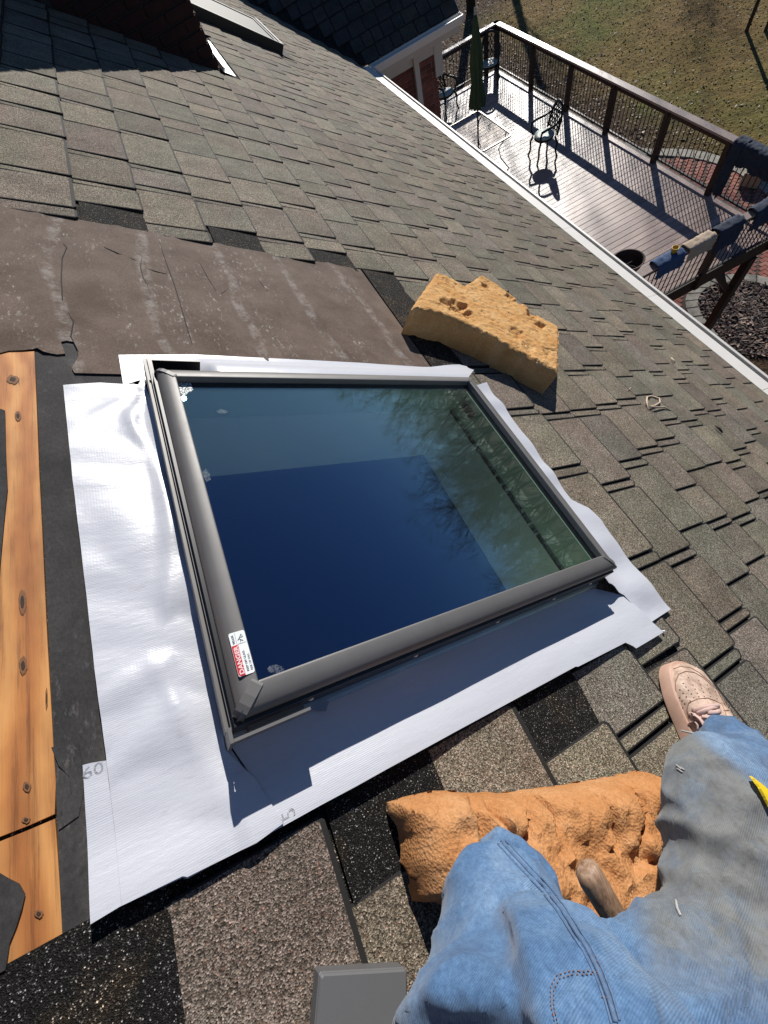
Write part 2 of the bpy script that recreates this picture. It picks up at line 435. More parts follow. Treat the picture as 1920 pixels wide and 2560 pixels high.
dark = P([(80, 840), (300, 840), (420, 950), (420, 2200), (168, 2345), (158, 2330), (139, 1900), (104, 1200), (88.6, 880)])
sheet('felt_sheet', dark, lambda s, a: .0048 + .001 * nz(s * 9, a * 5), .05, M_FELTD, roof, .0015)
# cracks and lifted edges in the old felt
for pts in (((378, 40), (400, 62), (372, 130), (368, 250), (375, 370), (372, 380)), ((410, 450), (440, 500), (425, 590), (470, 680)), ((840, 130), (835, 180), (850, 240), (880, 292)), ((880, 190), (925, 205), (990, 220)), ((945, 20), (975, 120), (1030, 270), (1070, 400), (1110, 540), (1140, 640)), ((1180, 145), (1230, 235), (1278, 315)), ((1530, 255), (1585, 320)), ((1310, 335), (1420, 250)), ((620, 60), (700, 100), (810, 140))):
    q = [roof_at(*r3(*p)) for p in pts]
    mb = MB(); n_ = len(q); mb.tube([RW(s_, a_, fh(s_, a_) + .0004) for s_, a_ in q], [.0006 if i in (0, n_ - 1) else .0016 for i in range(n_)], 5); mb.build('crack', M_ASPH, FELT)
# torn flap right of the board
fl = P([(132, 1870), (150, 1915), (176, 1942), (183, 1985), (168, 2008), (150, 2030), (150, 2075), (200, 2040), (215, 1960), (200, 1860)])
sheet('felt_scrap', fl, lambda s, a: .0068 + .002 * nz(s * 60, a * 40), .02, M_FELTD, roof, .0015)
z22 = lambda x, y: (x * .57866, 1860 + y * .57866)
blob = P([z22(*p) for p in ((-60, 520), (0, 548), (45, 575), (95, 600), (120, 645), (108, 700), (85, 775), (55, 850), (45, 920), (38, 965), (-60, 1020))])
sheet('felt_scrap', blob, lambda s, a: .0095 + .001 * nz(s * 30, a * 30), .03, M_FELTD, roof, .002)
left = P([(-150, 1000), (8, 1033), (17, 1036), (20, 1150), (24, 1230), (14, 1330), (4, 1450), (-4, 1550), (-150, 1600)])
sheet('felt_scrap', left, lambda s, a: .0105 + .002 * nz(s * 30, a * 20), .03, M_FELTD, roof, .002)
bpts_up = [(-200, 880), (88, 884), (101, 1200), (108, 1330), (121, 1600), (139, 1900), (143, 1955), (140, 2035), (70, 2066), (0, 2093), (-200, 2170)]
bpts_lo = [(-200, 2185), (0, 2105), (70, 2077), (141, 2047), (146, 2110), (152, 2200), (160, 2345), (0, 2440), (-200, 2540)]
for pts in (bpts_up, bpts_lo):
    b_ = sheet('sheathing_board', P(pts), lambda s, a: .0062 + .0008 * nz(s * 14, a * 3), .06, M_BOARD, roof, .012)
    kn = [((35, 956), 13, 10), ((48, 1047), 7, 12), ((60, 1510), 8, 30), ((62, 1668), 9, 20), ((72, 1968), 9, 13), ((70, 2050), 9, 8), ((120, 1750), 3, 22)] if pts is bpts_up else [((102, 2282), 9, 10)]
    for (x, y), rx, ry in kn:
        mb = MB(); n = 12; c_ = []
        for q, hh in ((1., .0072), (.6, .0079)):
            c_.append([RW(*roof_at(x + rx * q * math.cos(i * math.tau / n) * rnd.uniform(.75, 1.15), y + ry * q * math.sin(i * math.tau / n) * rnd.uniform(.75, 1.15)), hh) for i in range(n)])
        k_ = rnd.uniform(0, 9)
        def kr(q, hh): return [RW(*roof_at(x + rx * q * math.cos(i * math.tau / 18) * (1 + .3 * nz(k_ + math.cos(i * .7), math.sin(i * .7))), y + ry * q * math.sin(i * math.tau / 18) * (1 + .3 * nz(k_ + 4 + math.cos(i * .7), math.sin(i * .7)))), hh) for i in range(18)]
        mb = MB(); mb.loft([kr(1.15, .0070), kr(.95, .0076)]); kb = mb.build('knot', M_KRING, b_)
        if rx * ry > 40: mb = MB(); mb.loft([kr(.62, .0074), kr(.5, .0080)]); mb.build('knot_hole', M_KNOT, b_)
# more sheathing boards up the slope, out of the picture
b1_ = P([(-200, 880), (-200, 2540)])
sx_ = min(p[0] for p in P(bpts_up)) - .006
for i_ in range(7):
    lo_, hi_ = sx_ - .19, sx_
    sheet('sheathing_board', [(lo_, -.28 - .1 * (i_ % 2)), (hi_, -.28 - .1 * (i_ % 2)), (hi_, 1.1), (lo_, 1.1)], lambda s, a: .0062 + .0008 * nz(s * 14, a * 3), .3, M_BOARD, roof, .012); sx_ = lo_ - .005
# ------------------------------------------------------------------ gutter, fascia, wall under the eave
mb = MB(); EX, EZ = RW(SE, 0, 0).x, RW(SE, 0, 0).z
y0, y1 = -4, 8.62
seg = []
yy = y0
gut = thing_g = None
mb = MB()
mb.box((EX + .117, y0, EZ - .14), (EX + .137, y1, EZ - .035)); mb.box((EX + .0, y0, EZ - .145), (EX + .137, y1, EZ - .135)); mb.box((EX - .01, y0, EZ - .145), (EX, y1, EZ - .03))
mb.box((EX + .122, y0, EZ - .035), (EX + .139, y1, EZ - .026))
gut = mb.build('gutter', M_WHITE, house)
while yy < y1:
    ye = min(yy + 1.22, y1)
    mb = MB(); p = [(EX - .05, EZ + .012), (EX + .10, EZ - .032), (EX + .10, EZ - .038), (EX - .05, EZ + .005)]
    mb.loft([[Vector((x, yy + .004, z)) for x, z in p], [Vector((x, ye, z)) for x, z in p]]); mb.build('gutter_guard', M_WHITE, gut)
    yy = ye
mb = MB(); mb.box((EX - .03, y0, EZ - .2), (EX - .011, y1, EZ - .02)); mb.box((EX - .36, y0, EZ - .22), (EX - .03, y1, EZ - .205)); mb.build('fascia', M_TRIM, house)
GZ = -8.1; DZ = -5.87
mb = MB(); mb.box((EX - .5, -6, GZ - .1), (EX - .36, 8.86, EZ - .12)); mb.build('wall', M_MORTAR, house)

# ------------------------------------------------------------------ wing of the house
WY, WX1 = 8.52, 4.93                               # eave line of the wing, gable end
d2 = Vector((0, -.8, -.6)); n2 = Vector((0, -.6, .8))
WO = Vector((0, WY + .12, EZ))
def RW2(s, x, h=0.): return WO + d2 * s + Vector((1, 0, 0)) * x + n2 * h
mb = MB(); L2 = 5.2
# roof plane of the wing, cut along the valley
vx = lambda s: EX + s * .8 + .0                    # valley: x falls as we go up the wing
poly = [(0, EX + .02), (0, WX1 - .02), (-L2, WX1 - .02), (-L2, EX - L2 * .8)]
mb.prism(poly, RW2, -.03, 0); wroof = mb.build('wing_roof', M_BK, house)
ks = 0; PALD = [(.075, .075, .074), (.06, .063, .064), (.085, .08, .075), (.066, .066, .07)]  # dark slate tones, taken darker still to deepen the shade on this slope
wf = MB(); cnt = 0
for k in range(0, 24):
    s1 = .03 - k * .2; s0 = s1 - .225
    x = vx(s1) + .02 + rnd.uniform(0, .1)
    while x < WX1 - .03:
        w_ = rnd.choice((.17, .2, .23, .26)); xe = min(x + w_, WX1)
        pq = to_px(RW2(s1, (x + xe) / 2))
        vis = pq and -60 < pq[0] < 2000 and -60 < pq[1] < 400
        mb = MB() if vis and cnt < 290 else wf
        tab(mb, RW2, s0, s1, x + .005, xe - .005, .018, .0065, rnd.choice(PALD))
        if mb is not wf: mb.build('shingle', [M_GR, M_ASPH], wroof, fix=False); cnt += 1
        x = xe
if wf.f: tag(wf.build('shingle_field', [M_GR, M_ASPH], wroof, fix=False), kind='stuff')
# back slope and gable so the wing is closed
RY = WY + .12 + L2 * .8; RZ = EZ + L2 * .6
mb = MB(); mb.add([(WX1 - .02, RY, RZ), (EX - L2 * .8, RY, RZ), (EX - L2 * .8, RY + 4.2, RZ - 3.1), (WX1 - .02, RY + 4.2, RZ - 3.1), (WX1 - .02, RY, RZ - .03), (EX - L2 * .8, RY, RZ - .03), (EX - L2 * .8, RY + 4.2, RZ - 3.13), (WX1 - .02, RY + 4.2, RZ - 3.13)], [(0, 1, 2, 3), (7, 6, 5, 4), (0, 3, 7, 4), (1, 5, 6, 2), (2, 6, 7, 3), (0, 4, 5, 1)]); mb.build('back_slope', M_ASPH, house)
# wing gutter
mb = MB(); gx0, gx1 = EX + .1, WX1 + .01
prof = [(WY + .10, EZ - .02), (WY + .10, EZ - .13), (WY + .015, EZ - .13), (WY - .02, EZ - .05), (WY - .02, EZ - .028), (WY, EZ - .028), (WY, EZ - .045), (WY + .03, EZ - .115), (WY + .09, EZ - .115), (WY + .09, EZ - .02)]
mb.loft([[Vector((gx0, y, z)) for y, z in prof], [Vector((gx1, y, z)) for y, z in prof]])
mb.box((gx1 - .004, WY - .02, EZ - .13), (gx1, WY + .1, EZ - .025)); mb.build('gutter', M_WHITE, house)
mb = MB(); mb.box((gx0, WY + .105, EZ - .22), (WX1, WY + .125, EZ - .02)); mb.box((gx0, WY + .125, EZ - .24), (WX1, WY + .42, EZ - .225)); mb.box((gx0, WY + .38, EZ - .42), (WX1 - .3, WY + .40, EZ - .24)); mb.build('fascia', M_TRIM, house)
# rake board on the gable end
mb = MB()
for w0, w1, hh in ((WX1 - .02, WX1 + .012, -.16),):
    mb.loft([[RW2(.02, w0, -.005), RW2(.02, w1, -.005), RW2(.02, w1, hh), RW2(.02, w0, hh)], [RW2(-L2, w0, -.005), RW2(-L2, w1, -.005), RW2(-L2, w1, hh), RW2(-L2, w0, hh)]])
mb.build('rake_board', M_WHITE, house)
# brick wall of the wing facing the eave
BY = WY + .40; BX1 = 4.62
mb = MB(); mb.box((EX - .45, BY + .012, GZ - .1), (BX1 - .012, RY + 3.5, EZ - .225)); bw = mb.build('brick_wall', M_MORTAR, house)
bm_ = {}
def brick_mesh(L, shaded=False):
    k = (round(L, 3), shaded)
    if k not in bm_:
        m0 = MB(); m0.bbox((0, 0, 0), (L, .03, .058), .004); o = m0.build('brick', M_SHADE_BRICK if shaded else M_BRICK); bm_[k] = o.data; bpy.data.objects.remove(o)
    return bm_[k]
def put_brick(L, mtx, parent, shaded=False):
    o = bpy.data.objects.new('brick', brick_mesh(L, shaded)); COL.objects.link(o); o.parent = parent; o.matrix_local = mtx; return o
nb = 0
for c in range(70):
    z = EZ - .50 - c * .068 + .0
    x = BX1 - (.1 if c % 2 else 0)
    if c % 2: put_brick(.092, Matrix.Translation((x + .008, BY, z)), bw)
    while x > EX - .1:
        pq = to_px(Vector((x - .1, BY, z)))
        xs = x - .195
        hid = pq and (pq[1] - 178) > (pq[0] - 934) * .7916 + 30 or not pq
        if not hid and nb < 295:
            put_brick(.187, Matrix.Translation((xs, BY, z)), bw); nb += 1
        x -= .195
# side face toward the deck
mb = MB()
mb.box((4.17, BY - .07, GZ), (4.26, BY - .002, EZ - .245)); ds = mb.build('downspout', M_TRIM, house)
mb = MB(); mb.box((BX1 - .05, BY - .03, EZ - .72), (BX1 + .1, BY + .05, EZ - .245)); mb.build('eave_return', M_TRIM, house)
# ------------------------------------------------------------------ chimney
CS0, CS1, CA0, CA1, CH = -.25, .965, 4.39, 5.55, 3.4
cx0, cx1 = RW(CS0, 0).x, RW(CS1, 0).x; cz0 = RW(CS1, 0).z - .1; cz1 = RW(CS0, 0).z + CH
mb = MB(); mb.box((cx0, CA0 + .012, cz0), (cx1 - .012, CA1, cz1)); ch = mb.build('chimney', plain('shade_dark_mortar', (.06, .05, .042), .95), house)  # mortar darkened like the bricks, shade put into its colour
nb = 0
for c in range(60):
    z = cz0 + c * .068; odd = c % 2
    x = cx1
    while x > cx0 + .2:
        L = .092 if (odd and x == cx1) else .187
        zr = -.75 * x
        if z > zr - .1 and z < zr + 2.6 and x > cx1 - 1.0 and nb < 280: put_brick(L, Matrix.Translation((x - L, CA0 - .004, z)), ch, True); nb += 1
        x -= L + .008
    # side facing down the slope
    y = CA0 + (.03 if odd else .03)
    while y < CA1 - .2 and c < 22:
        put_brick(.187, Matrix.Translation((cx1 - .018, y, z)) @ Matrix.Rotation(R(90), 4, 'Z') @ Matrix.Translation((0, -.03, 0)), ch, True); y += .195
for i, a in enumerate((4.375, 4.68, 4.98)):
    mb = MB(); mb.box((.985, a, .019 + .002 * i), (1.062, a + .31, .0205 + .002 * i), RW); mb.box((.972, a, .0192 + .002 * i), (.985, a + .31, .045), RW); mb.build('flashing', M_METAL, ch)
# ------------------------------------------------------------------ skylight materials
def m_clad():
    t = NT('grey_cladding'); t.set(Base_Color=t.mix(t.noise(30, 4), (.135, .130, .126), (.175, .170, .165)), Metallic=.2, Roughness=t.math('ADD', t.math('MULTIPLY', t.noise(14, 5, .7), .14), .44))
    t.bump(t.noise(500, 2), .05, .0005); return t.m
M_CLAD = m_clad()
M_SASH = plain('black_sash', (.010, .010, .011), .45)
M_LIP = plain('bare_aluminium', (.55, .54, .50), .3, .9, var=.15, scale=30)
M_LINING = plain('sash_lining', (.60, .66, .56), .6)
def m_glass(name, refl, tint, cast_=None):
    t = NT(name); n, l = t.n, t.l; n.remove(t.b)
    tr = n.new('ShaderNodeBsdfTransparent'); tr.inputs[0].default_value = (*tint, 1)
    gl = n.new('ShaderNodeBsdfGlossy'); gl.inputs['Roughness'].default_value = .0; gl.inputs[0].default_value = (1, 1, 1, 1)
    ge = n.new('ShaderNodeNewGeometry'); dt = n.new('ShaderNodeVectorMath'); dt.operation = 'DOT_PRODUCT'
    l.new(ge.outputs['Incoming'], dt.inputs[0]); l.new(ge.outputs['Normal'], dt.inputs[1])
    one = t.math('SUBTRACT', 1, t.math('ABSOLUTE', dt.outputs['Value']), True)
    ad = t.math('ADD', t.math('MULTIPLY', t.math('POWER', one, 5), 1 - refl), refl, True)
    if cast_: l.new(t.mix(t.math('POWER', t.math('MULTIPLY', one, 2.15, True), 1.6, True), cast_, (1, 1, 1)), gl.inputs[0])
    mx = n.new('ShaderNodeMixShader'); l.new(ad, mx.inputs[0]); l.new(tr.outputs[0], mx.inputs[1]); l.new(gl.outputs[0], mx.inputs[2])
    # dust and smears lying on the pane
    df = n.new('ShaderNodeBsdfDiffuse'); df.inputs[0].default_value = (.75, .78, .8, 1)
    d1 = t.ramp(t.noise(420, 3, .7), [(.74, (0, 0, 0)), (.80, (1, 1, 1))]); d2 = t.ramp(t.noise(6, 4, .6), [(.45, (0, 0, 0)), (.8, (1, 1, 1))])
    f = t.math('ADD', t.math('MULTIPLY', t.math('MULTIPLY', d1, d2), .22), .004)
    m2 = n.new('ShaderNodeMixShader'); l.new(f, m2.inputs[0]); l.new(mx.outputs[0], m2.inputs[1]); l.new(df.outputs[0], m2.inputs[2])
    l.new(m2.outputs[0], t.out.inputs[0]); return t.m
M_GLASS = m_glass('low_e_glass', .18, (.78, .87, .83), (.03, .33, .72))

SK = dict(s0=.0968, s1=.936, a0=.1292, a1=.782)      # visible glass
WD = .0362                                         # width of the cover profile
sky1 = thing('skylight', 'new grey framed skylight with blue-reflecting glass set on white membrane', 'skylight')
# base frame: four black bars
O0 = dict(s0=.0555, s1=SK['s1'] + .03, a0=.0848, a1=SK['a1'] + .04)
def ring_bars(name, o, i, h0, h1, mat, parent):
    for lo, hi in (((o['s0'], o['a0']), (i['s0'], o['a1'])), ((i['s1'], o['a0']), (o['s1'], o['a1'])), ((i['s0'], o['a0']), (i['s1'], i['a0'])), ((i['s0'], i['a1']), (i['s1'], o['a1']))):
        mb = MB(); mb.box((*lo, h0), (*hi, h1), RW); mb.build(name, mat, parent)
IN = dict(s0=.09, s1=.925, a0=.119, a1=.772)
ring_bars('base_frame', O0, IN, .0044, .0895, M_SASH, sky1)
# pale lining inside the frame
ring_bars('lining', IN, dict(s0=IN['s0'] + .004, s1=IN['s1'] - .004, a0=IN['a0'] + .004, a1=IN['a1'] - .004), .0044, .0885, M_LINING, sky1)
# glass
mb = MB(); mb.box((SK['s0'] - .01, SK['a0'] - .01, .0902), (SK['s1'] + .004, SK['a1'] + .004, .0942), RW); mb.build('glass_pane', M_GLASS, sky1)
# covers: profile from the glass outwards (distance, height)
PR = [(.0, .0945), (.0004, .1072), (.0015, .1092), (.004, .1100), (.016, .1090), (.025, .1066), (.0315, .1020), (.035, .0950), (WD, .0870), (WD, .0730), (.03, .0730), (.004, .0945)]
def cover(side, prof, parent, g=.0008, name='cover'):
    mb = MB(); rings = []
    for end in (0, 1):
        rg = []
        for d, h in prof:
            if side in 'LR':
                s = SK['s0'] - d if side == 'L' else SK['s1'] + d
                a = SK['a0'] - d + g if end == 0 else SK['a1'] + d - g
            else:
                a = SK['a0'] - d if side == 'B' else SK['a1'] + d
                s = SK['s0'] - d + g if end == 0 else SK['s1'] + d - g
            rg.append(RW(s, a, h))
        rings.append(rg)
    mb.loft(rings); return mb.build(name, M_CLAD, parent, smooth=True, angle=35)
cv = {k: cover(k, PR, sky1) for k in 'LRT'}
PRB = [(.0, .0945), (.0004, .1072), (.0015, .1092), (.004, .1100), (.018, .1085), (.030, .1055), (.0375, .1005), (.0395, .0955), (.0395, .0930), (.004, .0945)]
cv['B'] = cover('B', PRB, sky1)
# side rails at the foot of the frame: stepped channel up the left, lip along the bottom
mb = MB()
for s0, s1, h0, h1 in ((.0445, .0475, .02, .058), (.0475, .052, .02, .050), (.052, .057, .045, .061), (.057, .0615, .045, .054)):
    mb.box((s0, .086, h0), (s1, .90, h1 + .012), RW)
mb.build('side_rail', M_CLAD, sky1)
mb = MB(); mb.box((.0475, .079, .018), (.966, .0845, .034), RW); mb.box((.0475, .0745, .021), (.966, .079, .024), RW); mb.build('bottom_lip', M_LIP, sky1)
mb = MB(); mb.box((.075, .0775, .035), (.158, .0848, .054), RW); mb.box((.050, .0665, .072), (.155, .0705, .102), RW); mb.box((.0452, .0665, .02), (.0499, .0855, .101), RW); mb.build('corner_plate', M_CLAD, sky1)  # thin end box added to stop sun leaking past the plate
mb = MB(); mb.box((.0475, .825, .02), (.96, .905, .024), RW); mb.box((.0475, .90, .02), (.165, .905, .062), RW); mb.box((.0475, .825, .02), (.051, .90, .066), RW); mb.build('top_channel', M_SASH, sky1)
# corner straps over the mitres
for cs, ca, ds, da in ((SK['s0'], SK['a0'], -1, -1), (SK['s0'], SK['a1'], -1, 1), (SK['s1'], SK['a1'], 1, 1), (SK['s1'], SK['a0'], 1, -1)):
    mb = MB(); rings = []
    L = 1.0
    for d, h in PR[2:9]:
        h += .0013; w_ = .0062 if (ds, da) == (-1, -1) else .0035
        rings.append([RW(cs + ds * d + q * ds * w_, ca + da * d - q * da * w_, h - (.0016 if l else 0)) for q, l in ((-1, 1), (-1, 0), (1, 0), (1, 1))])
    mb.loft(rings); mb.build('corner_strap', M_CLAD, sky1)
# screws along the bottom face
M_SCREW = plain('screw_steel', (.4, .4, .4), .35, 1)
for s in (.168, .365, .57, .75, .89):
    mb = MB(); c = RW(s, .0846, .068); mb.lathe([(.0, -.0032), (.0025, -.0030), (.005, -.0014), (.005, .001)], 10, c, D, N, A, caps=True); mb.build('screw', M_SCREW, sky1, smooth=True)
# small maker's plate and lettering inside the frame
mb = MB(); mb.box((.9195, .68, .04), (.9208, .745, .068), RW); mb.build('rating_plate', plain('plate_grey', (.08, .10, .09), .5), sky1)

# ------------------------------------------------------------------ lettering
def letters(name, txt, size, o, ux, uy, mat, parent, thick=.00012, offset=0., align='LEFT', sx=1.):
    cu = bpy.data.curves.new(name, 'FONT'); cu.body = txt; cu.size = size; cu.extrude = thick; cu.offset = offset; cu.align_x = align
    cu.resolution_u = 3
    ob = bpy.data.objects.new(name, cu); COL.objects.link(ob)
    bpy.context.view_layer.update()
    me = bpy.data.meshes.new_from_object(ob.evaluated_get(bpy.context.evaluated_depsgraph_get()))
    bpy.data.objects.remove(ob)
    uz = ux.cross(uy)
    for v in me.vertices: v.co = o + ux * (v.co.x * sx) + uy * v.co.y + uz * v.co.z
    me.name = name; me.materials.clear(); me.materials.append(mat)
    r_ = bpy.data.objects.new(name, me); COL.objects.link(r_)
    if parent: r_.parent = parent
    return r_
M_STK = plain('sticker_white', (.82, .85, .85), .4)
M_RED = plain('sticker_red', (.55, .015, .02), .4)
M_PINK = plain('sticker_pink', (.85, .62, .62), .4)
M_INK = plain('ink', (.05, .05, .055), .6)
def rrect(x0, y0, x1, y1, r_, n=4):
    out = []
    for cx, cy, q in ((x1 - r_, y0 + r_, -90), (x1 - r_, y1 - r_, 0), (x0 + r_, y1 - r_, 90), (x0 + r_, y0 + r_, 180)):
        out += [(cx + r_ * math.cos(R(q + 90 * k / n)), cy + r_ * math.sin(R(q + 90 * k / n))) for k in range(n + 1)]
    return out
# the sticker lies on the left cover next to the glass; a flat label on a gently bowed strip
q0 = roof_at(540 + 440 * .19289, 1540 + 705 * .19289, .11)      # bottom middle
q1 = roof_at(540 + 300 * .19289, 1540 + 232 * .19289, .11)
ca_ = (q0[1] + q1[1]) / 2; cs_ = .0838
STK = lambda x, y, z: RW(cs_ + x, ca_ + y, .1110 + z - .045 * (x + .004) * (1 if x > -.004 else -1.4))
SL, SWD = .032, .0112
mb = MB(); mb.prism(rrect(-SWD, -SL, SWD, SL, .003), STK, -.0003, .0004); stk = mb.build('sticker', M_STK, sky1)
mb = MB(); mb.prism([(-SWD + .0003, -SL + .003), (-SWD + .003, -SL + .0003), (-.0018, -SL + .0003), (-.0018, .0125), (-SWD + .0003, .0125)], STK, .0004, .0006); mb.build('sticker_panel', M_RED, stk)
UX, UY = A.copy(), -D
letters('lettering', 'DANGER', .0085, STK(-.0028, -SL + .0022, .0007), UX, UY, M_PINK, stk, offset=.0003, sx=1.18)
letters('lettering', 'KEEP OFF GLASS', .0042, STK(.0042, -SL + .004, .0006), UX, UY, M_INK, stk, sx=.98)
letters('lettering', 'RISK OF FALL', .0042, STK(.0094, -SL + .004, .0006), UX, UY, M_INK, stk, sx=.98)
letters('lettering', 'VELUX', .0046, STK(-.0052, .0145, .0006), UX, UY, M_INK, stk, sx=1.0)
mb = MB()   # falling figure pictogram
for pts in (((.0035, .024), (.0015, .021), (.0035, .0185), (.0065, .0165)), ((.0015, .021), (-.0006, .019)), ((.0035, .0185), (.0022, .0155)), ((.003, .0225), (.0062, .0222), (.0075, .0235))):
    mb.tube([STK(x, y, .0008) for x, y in pts], .00035, 5)
mb.lathe([(.0, .0008), (.0011, .0008), (.0011, .0004)], 8, STK(.0052, .0255, 0), D, A, N)
mb.box((-.003, .0142, .0004), (-.0027, .030, .0006), STK); mb.box((-.0018, .0131, .0004), (SWD - .001, .0134, .0006), STK)
mb.build('pictogram', M_INK, stk)
# frost-like residue spot in the glass corner and a thumb smear
def m_smear():
    t = NT('dried_residue'); t.set(Base_Color=(.75, .8, .78), Roughness=.5, Alpha=t.ramp(t.voro(150, 'Distance', feat='DISTANCE_TO_EDGE'), [(.03, (0, 0, 0)), (.12, (.75, .75, .75))])); return t.m
M_SM = m_smear()
def smear(pts, mat, nm='residue'):
    mb = MB(); mb.add([RW(*roof_at(x, y, .0946), .0946) for x, y in pts], [tuple(range(len(pts)))]); return mb.build(nm, mat, sky1, fix=False)
smear([(443, 949), (470, 946), (478, 960), (484, 975), (470, 982), (462, 990), (450, 982)], M_SM)
def m_thumb():
    t = NT('thumb_smear'); t.set(Base_Color=(.5, .55, .6), Roughness=.6, Alpha=t.math('MULTIPLY', t.ramp(t.noise(300, 5, .8), [(.4, (0, 0, 0)), (.75, (1, 1, 1))]), .4)); return t.m
M_TH = m_thumb()
smear([(668, 1672), (675, 1664), (690, 1661), (704, 1666), (711, 1673), (703, 1681), (688, 1684), (673, 1681)], M_TH)
smear([(505, 1178), (515, 1172), (524, 1184), (527, 1200), (516, 1204), (508, 1192)], M_TH)
smear([(540, 1028), (552, 1023), (566, 1026), (570, 1031), (556, 1034), (545, 1032)], M_TH)

# ------------------------------------------------------------------ white membrane sheets
def m_memb():
    t = NT('white_membrane'); v = roofvec(t)
    weave = t.math('MULTIPLY', t.math('ADD', t.wave(115, v, .6, 1, 2, dirn='Y'), t.math('MULTIPLY', t.wave(70, v, .4, 1, 2, dirn='X'), .25)), t.ramp(t.noise(7, 3, .6, v), [(.42, (.06, .06, .06)), (.66, (.6, .6, .6))]))
    scuff = t.ramp(t.noise(22, 5, .75, roofvec(t, (1, 4, 1))), [(.60, (0, 0, 0)), (.78, (1, 1, 1))])
    c = t.mix(t.math('MULTIPLY', scuff, .65), (.55, .565, .615), (.40, .395, .40))
    spk = t.ramp(t.noise(330, 2, .6), [(.74, (0, 0, 0)), (.78, (1, 1, 1))]); c = t.mix(t.math('MULTIPLY', spk, .55), c, (.2, .2, .2))
    t.set(Base_Color=c, Roughness=.34, Specular_IOR_Level=.6); t.bump(t.math('ADD', weave, t.math('MULTIPLY', t.noise(24, 5, .65, roofvec(t, (.5, 2.6, 1))), 4.0)), .22, .0010); return t.m
M_MEM = m_memb()
z23 = lambda x, y: (960 + x * .57866, 1500 + y * .57866)
z13 = lambda x, y: (1300 + x * .25317, 1480 + y * .25317)
# bottom sheet
bot = [(205, 1915), (258, 1906), (262, 1700)]
bpoly = P([(207, 1913), (230, 1907), (275, 1900)], .012) + [(-.02, .16), (.05, .16), (.05, .083), (.966, .083), (.99, .17)] + P([(1480, 1470), (1560, 1490), z13(1190, 215), z13(1280, 312), z13(1385, 410), z13(1115, 570), z13(1080, 545), z13(1010, 513), z13(540, 752), z13(520, 748), z13(0, 1030), z23(0, 735), (880, 1970), (799, 2013), (469, 2195.6), (457, 2193), (301, 2265), (228.6, 2308.5)], .018)
def bh(s, a):
    h = .0135 + .0095 * sm(.04, -.04, a) + .0012 * nz(s * 11, a * 16) + .0022 * nz(s * 4 + 9, a * 7)
    h += .002 * math.sin((s * .35 + a) * 70 + 2 * nz(s * 5, a * 5)) * sm(.0, .12, a) * .4
    h += .005 * sm(.10, .083, a) * (1 if s > .04 else 0)
    return h
b0 = sheet('membrane_sheet', bpoly, bh, .014, M_MEM, None, .0012)
tag(b0, 'white membrane sheet below the skylight, with the frame shadow across it', 'membrane', 'white membrane sheets round the skylight')
# right sheet
rp = [(.968, .90)] + P([(1195, 962), (1217, 955), (1239, 992), (1261, 1016), (1306, 1080), (1370, 1165), (1429, 1246), (1472, 1270), (1500, 1300), (1527, 1338), (1585, 1410), (1641, 1480), (1679.6, 1522), (1624, 1558), (1600, 1530), (1560, 1487)], .024) + [(.968, .07)]
def rh(s, a): return .024 + .004 * nz(s * 10, a * 14) + .035 * sm(1.04, .968, s) + .003 * math.sin(a * 34 + 3 * nz(a * 4)) * sm(1.02, 1.1, s)
b1 = sheet('membrane_sheet', rp, rh, .014, M_MEM, None, .0012)
tag(b1, 'narrow wavy white membrane strip along the downslope side of the skylight', 'membrane', 'white membrane sheets round the skylight')
# top sheet
tpz = P([(295, 880.6), (480, 880), (700, 891), (900, 902), (1080, 915), (1147, 913.5), (1165, 918), (1176, 940)], .02)
tpoly = [(.166, .907), (.166, .823), (.968, .823)] + list(reversed(tpz)) + P([(308, 963)], .013) + [(.03, .89), (.042, .907)]
def th_(s, a): return .0128 + .06 * sm(.99, .86, a) * sm(.15, .19, s) + .0012 * nz(s * 9, a * 22) + .012 * sm(.9, 1.05, s) * sm(.85, 1.0, a)
b2 = sheet('membrane_sheet', tpoly, th_, .014, M_MEM, None, .0012)
tag(b2, 'white membrane sheet along the far edge of the skylight, against brown felt', 'membrane', 'white membrane sheets round the skylight')
# left sheet, wrinkled against the side rail
lp = P([(158, 963), (250, 957), (300, 960), (345, 962)], .016) + [(.040, .905), (.0445, .80), (.0445, .55), (.0445, .3), (.0445, .1), (.043, .072)] + P([(640, 1950), (705, 2058), (640, 2106), (469, 2191), (457, 2189), (307, 2262), (263, 1880), (235, 1670), (205, 1400), (181, 1200)], .02)
def lh(s, a):
    h = .0155 + .0095 * sm(.04, -.04, a) + .0011 * nz(s * 10, a * 16)
    h += .005 * sm(.015, .044, s) * sm(.13, .26, a) * sm(.95, .8, a)
    # wrinkles fanning out of the upper corner
    if a > .5:
        x, y = s - .042, a - .865; r_ = math.hypot(x, y); th = math.atan2(y, x)
        h += .0055 * math.sin(th * 13 + 1.5) * math.exp(-r_ * 9) * sm(.0, .03, r_)
    h += .006 * math.exp(-((s - .012 + .02 * math.sin(a * 9)) / .011) ** 2) * sm(.1, .3, a) * sm(.85, .7, a)
    h += .0035 * math.exp(-((s + .012 + .25 * (a - .17)) / .012) ** 2) * sm(.45, .2, a) * sm(.0, .1, a)
    h += .0022 * math.sin((a - s * .35) * 60 + 3.0 * nz(s * 6, a * 5)) * sm(.6, .2, a) + .0045 * math.sin((a + s * .8) * 17 + 2 * nz(s * 5, a * 4)) * sm(-.12, -.02, s) * sm(.85, .6, a)
    h += .003 * nz(s * 6 + 3, a * 5)
    return max(h, bh(s, a) + .003)
b3 = sheet('membrane_sheet', lp, lh, .009, M_MEM, None, .0012)
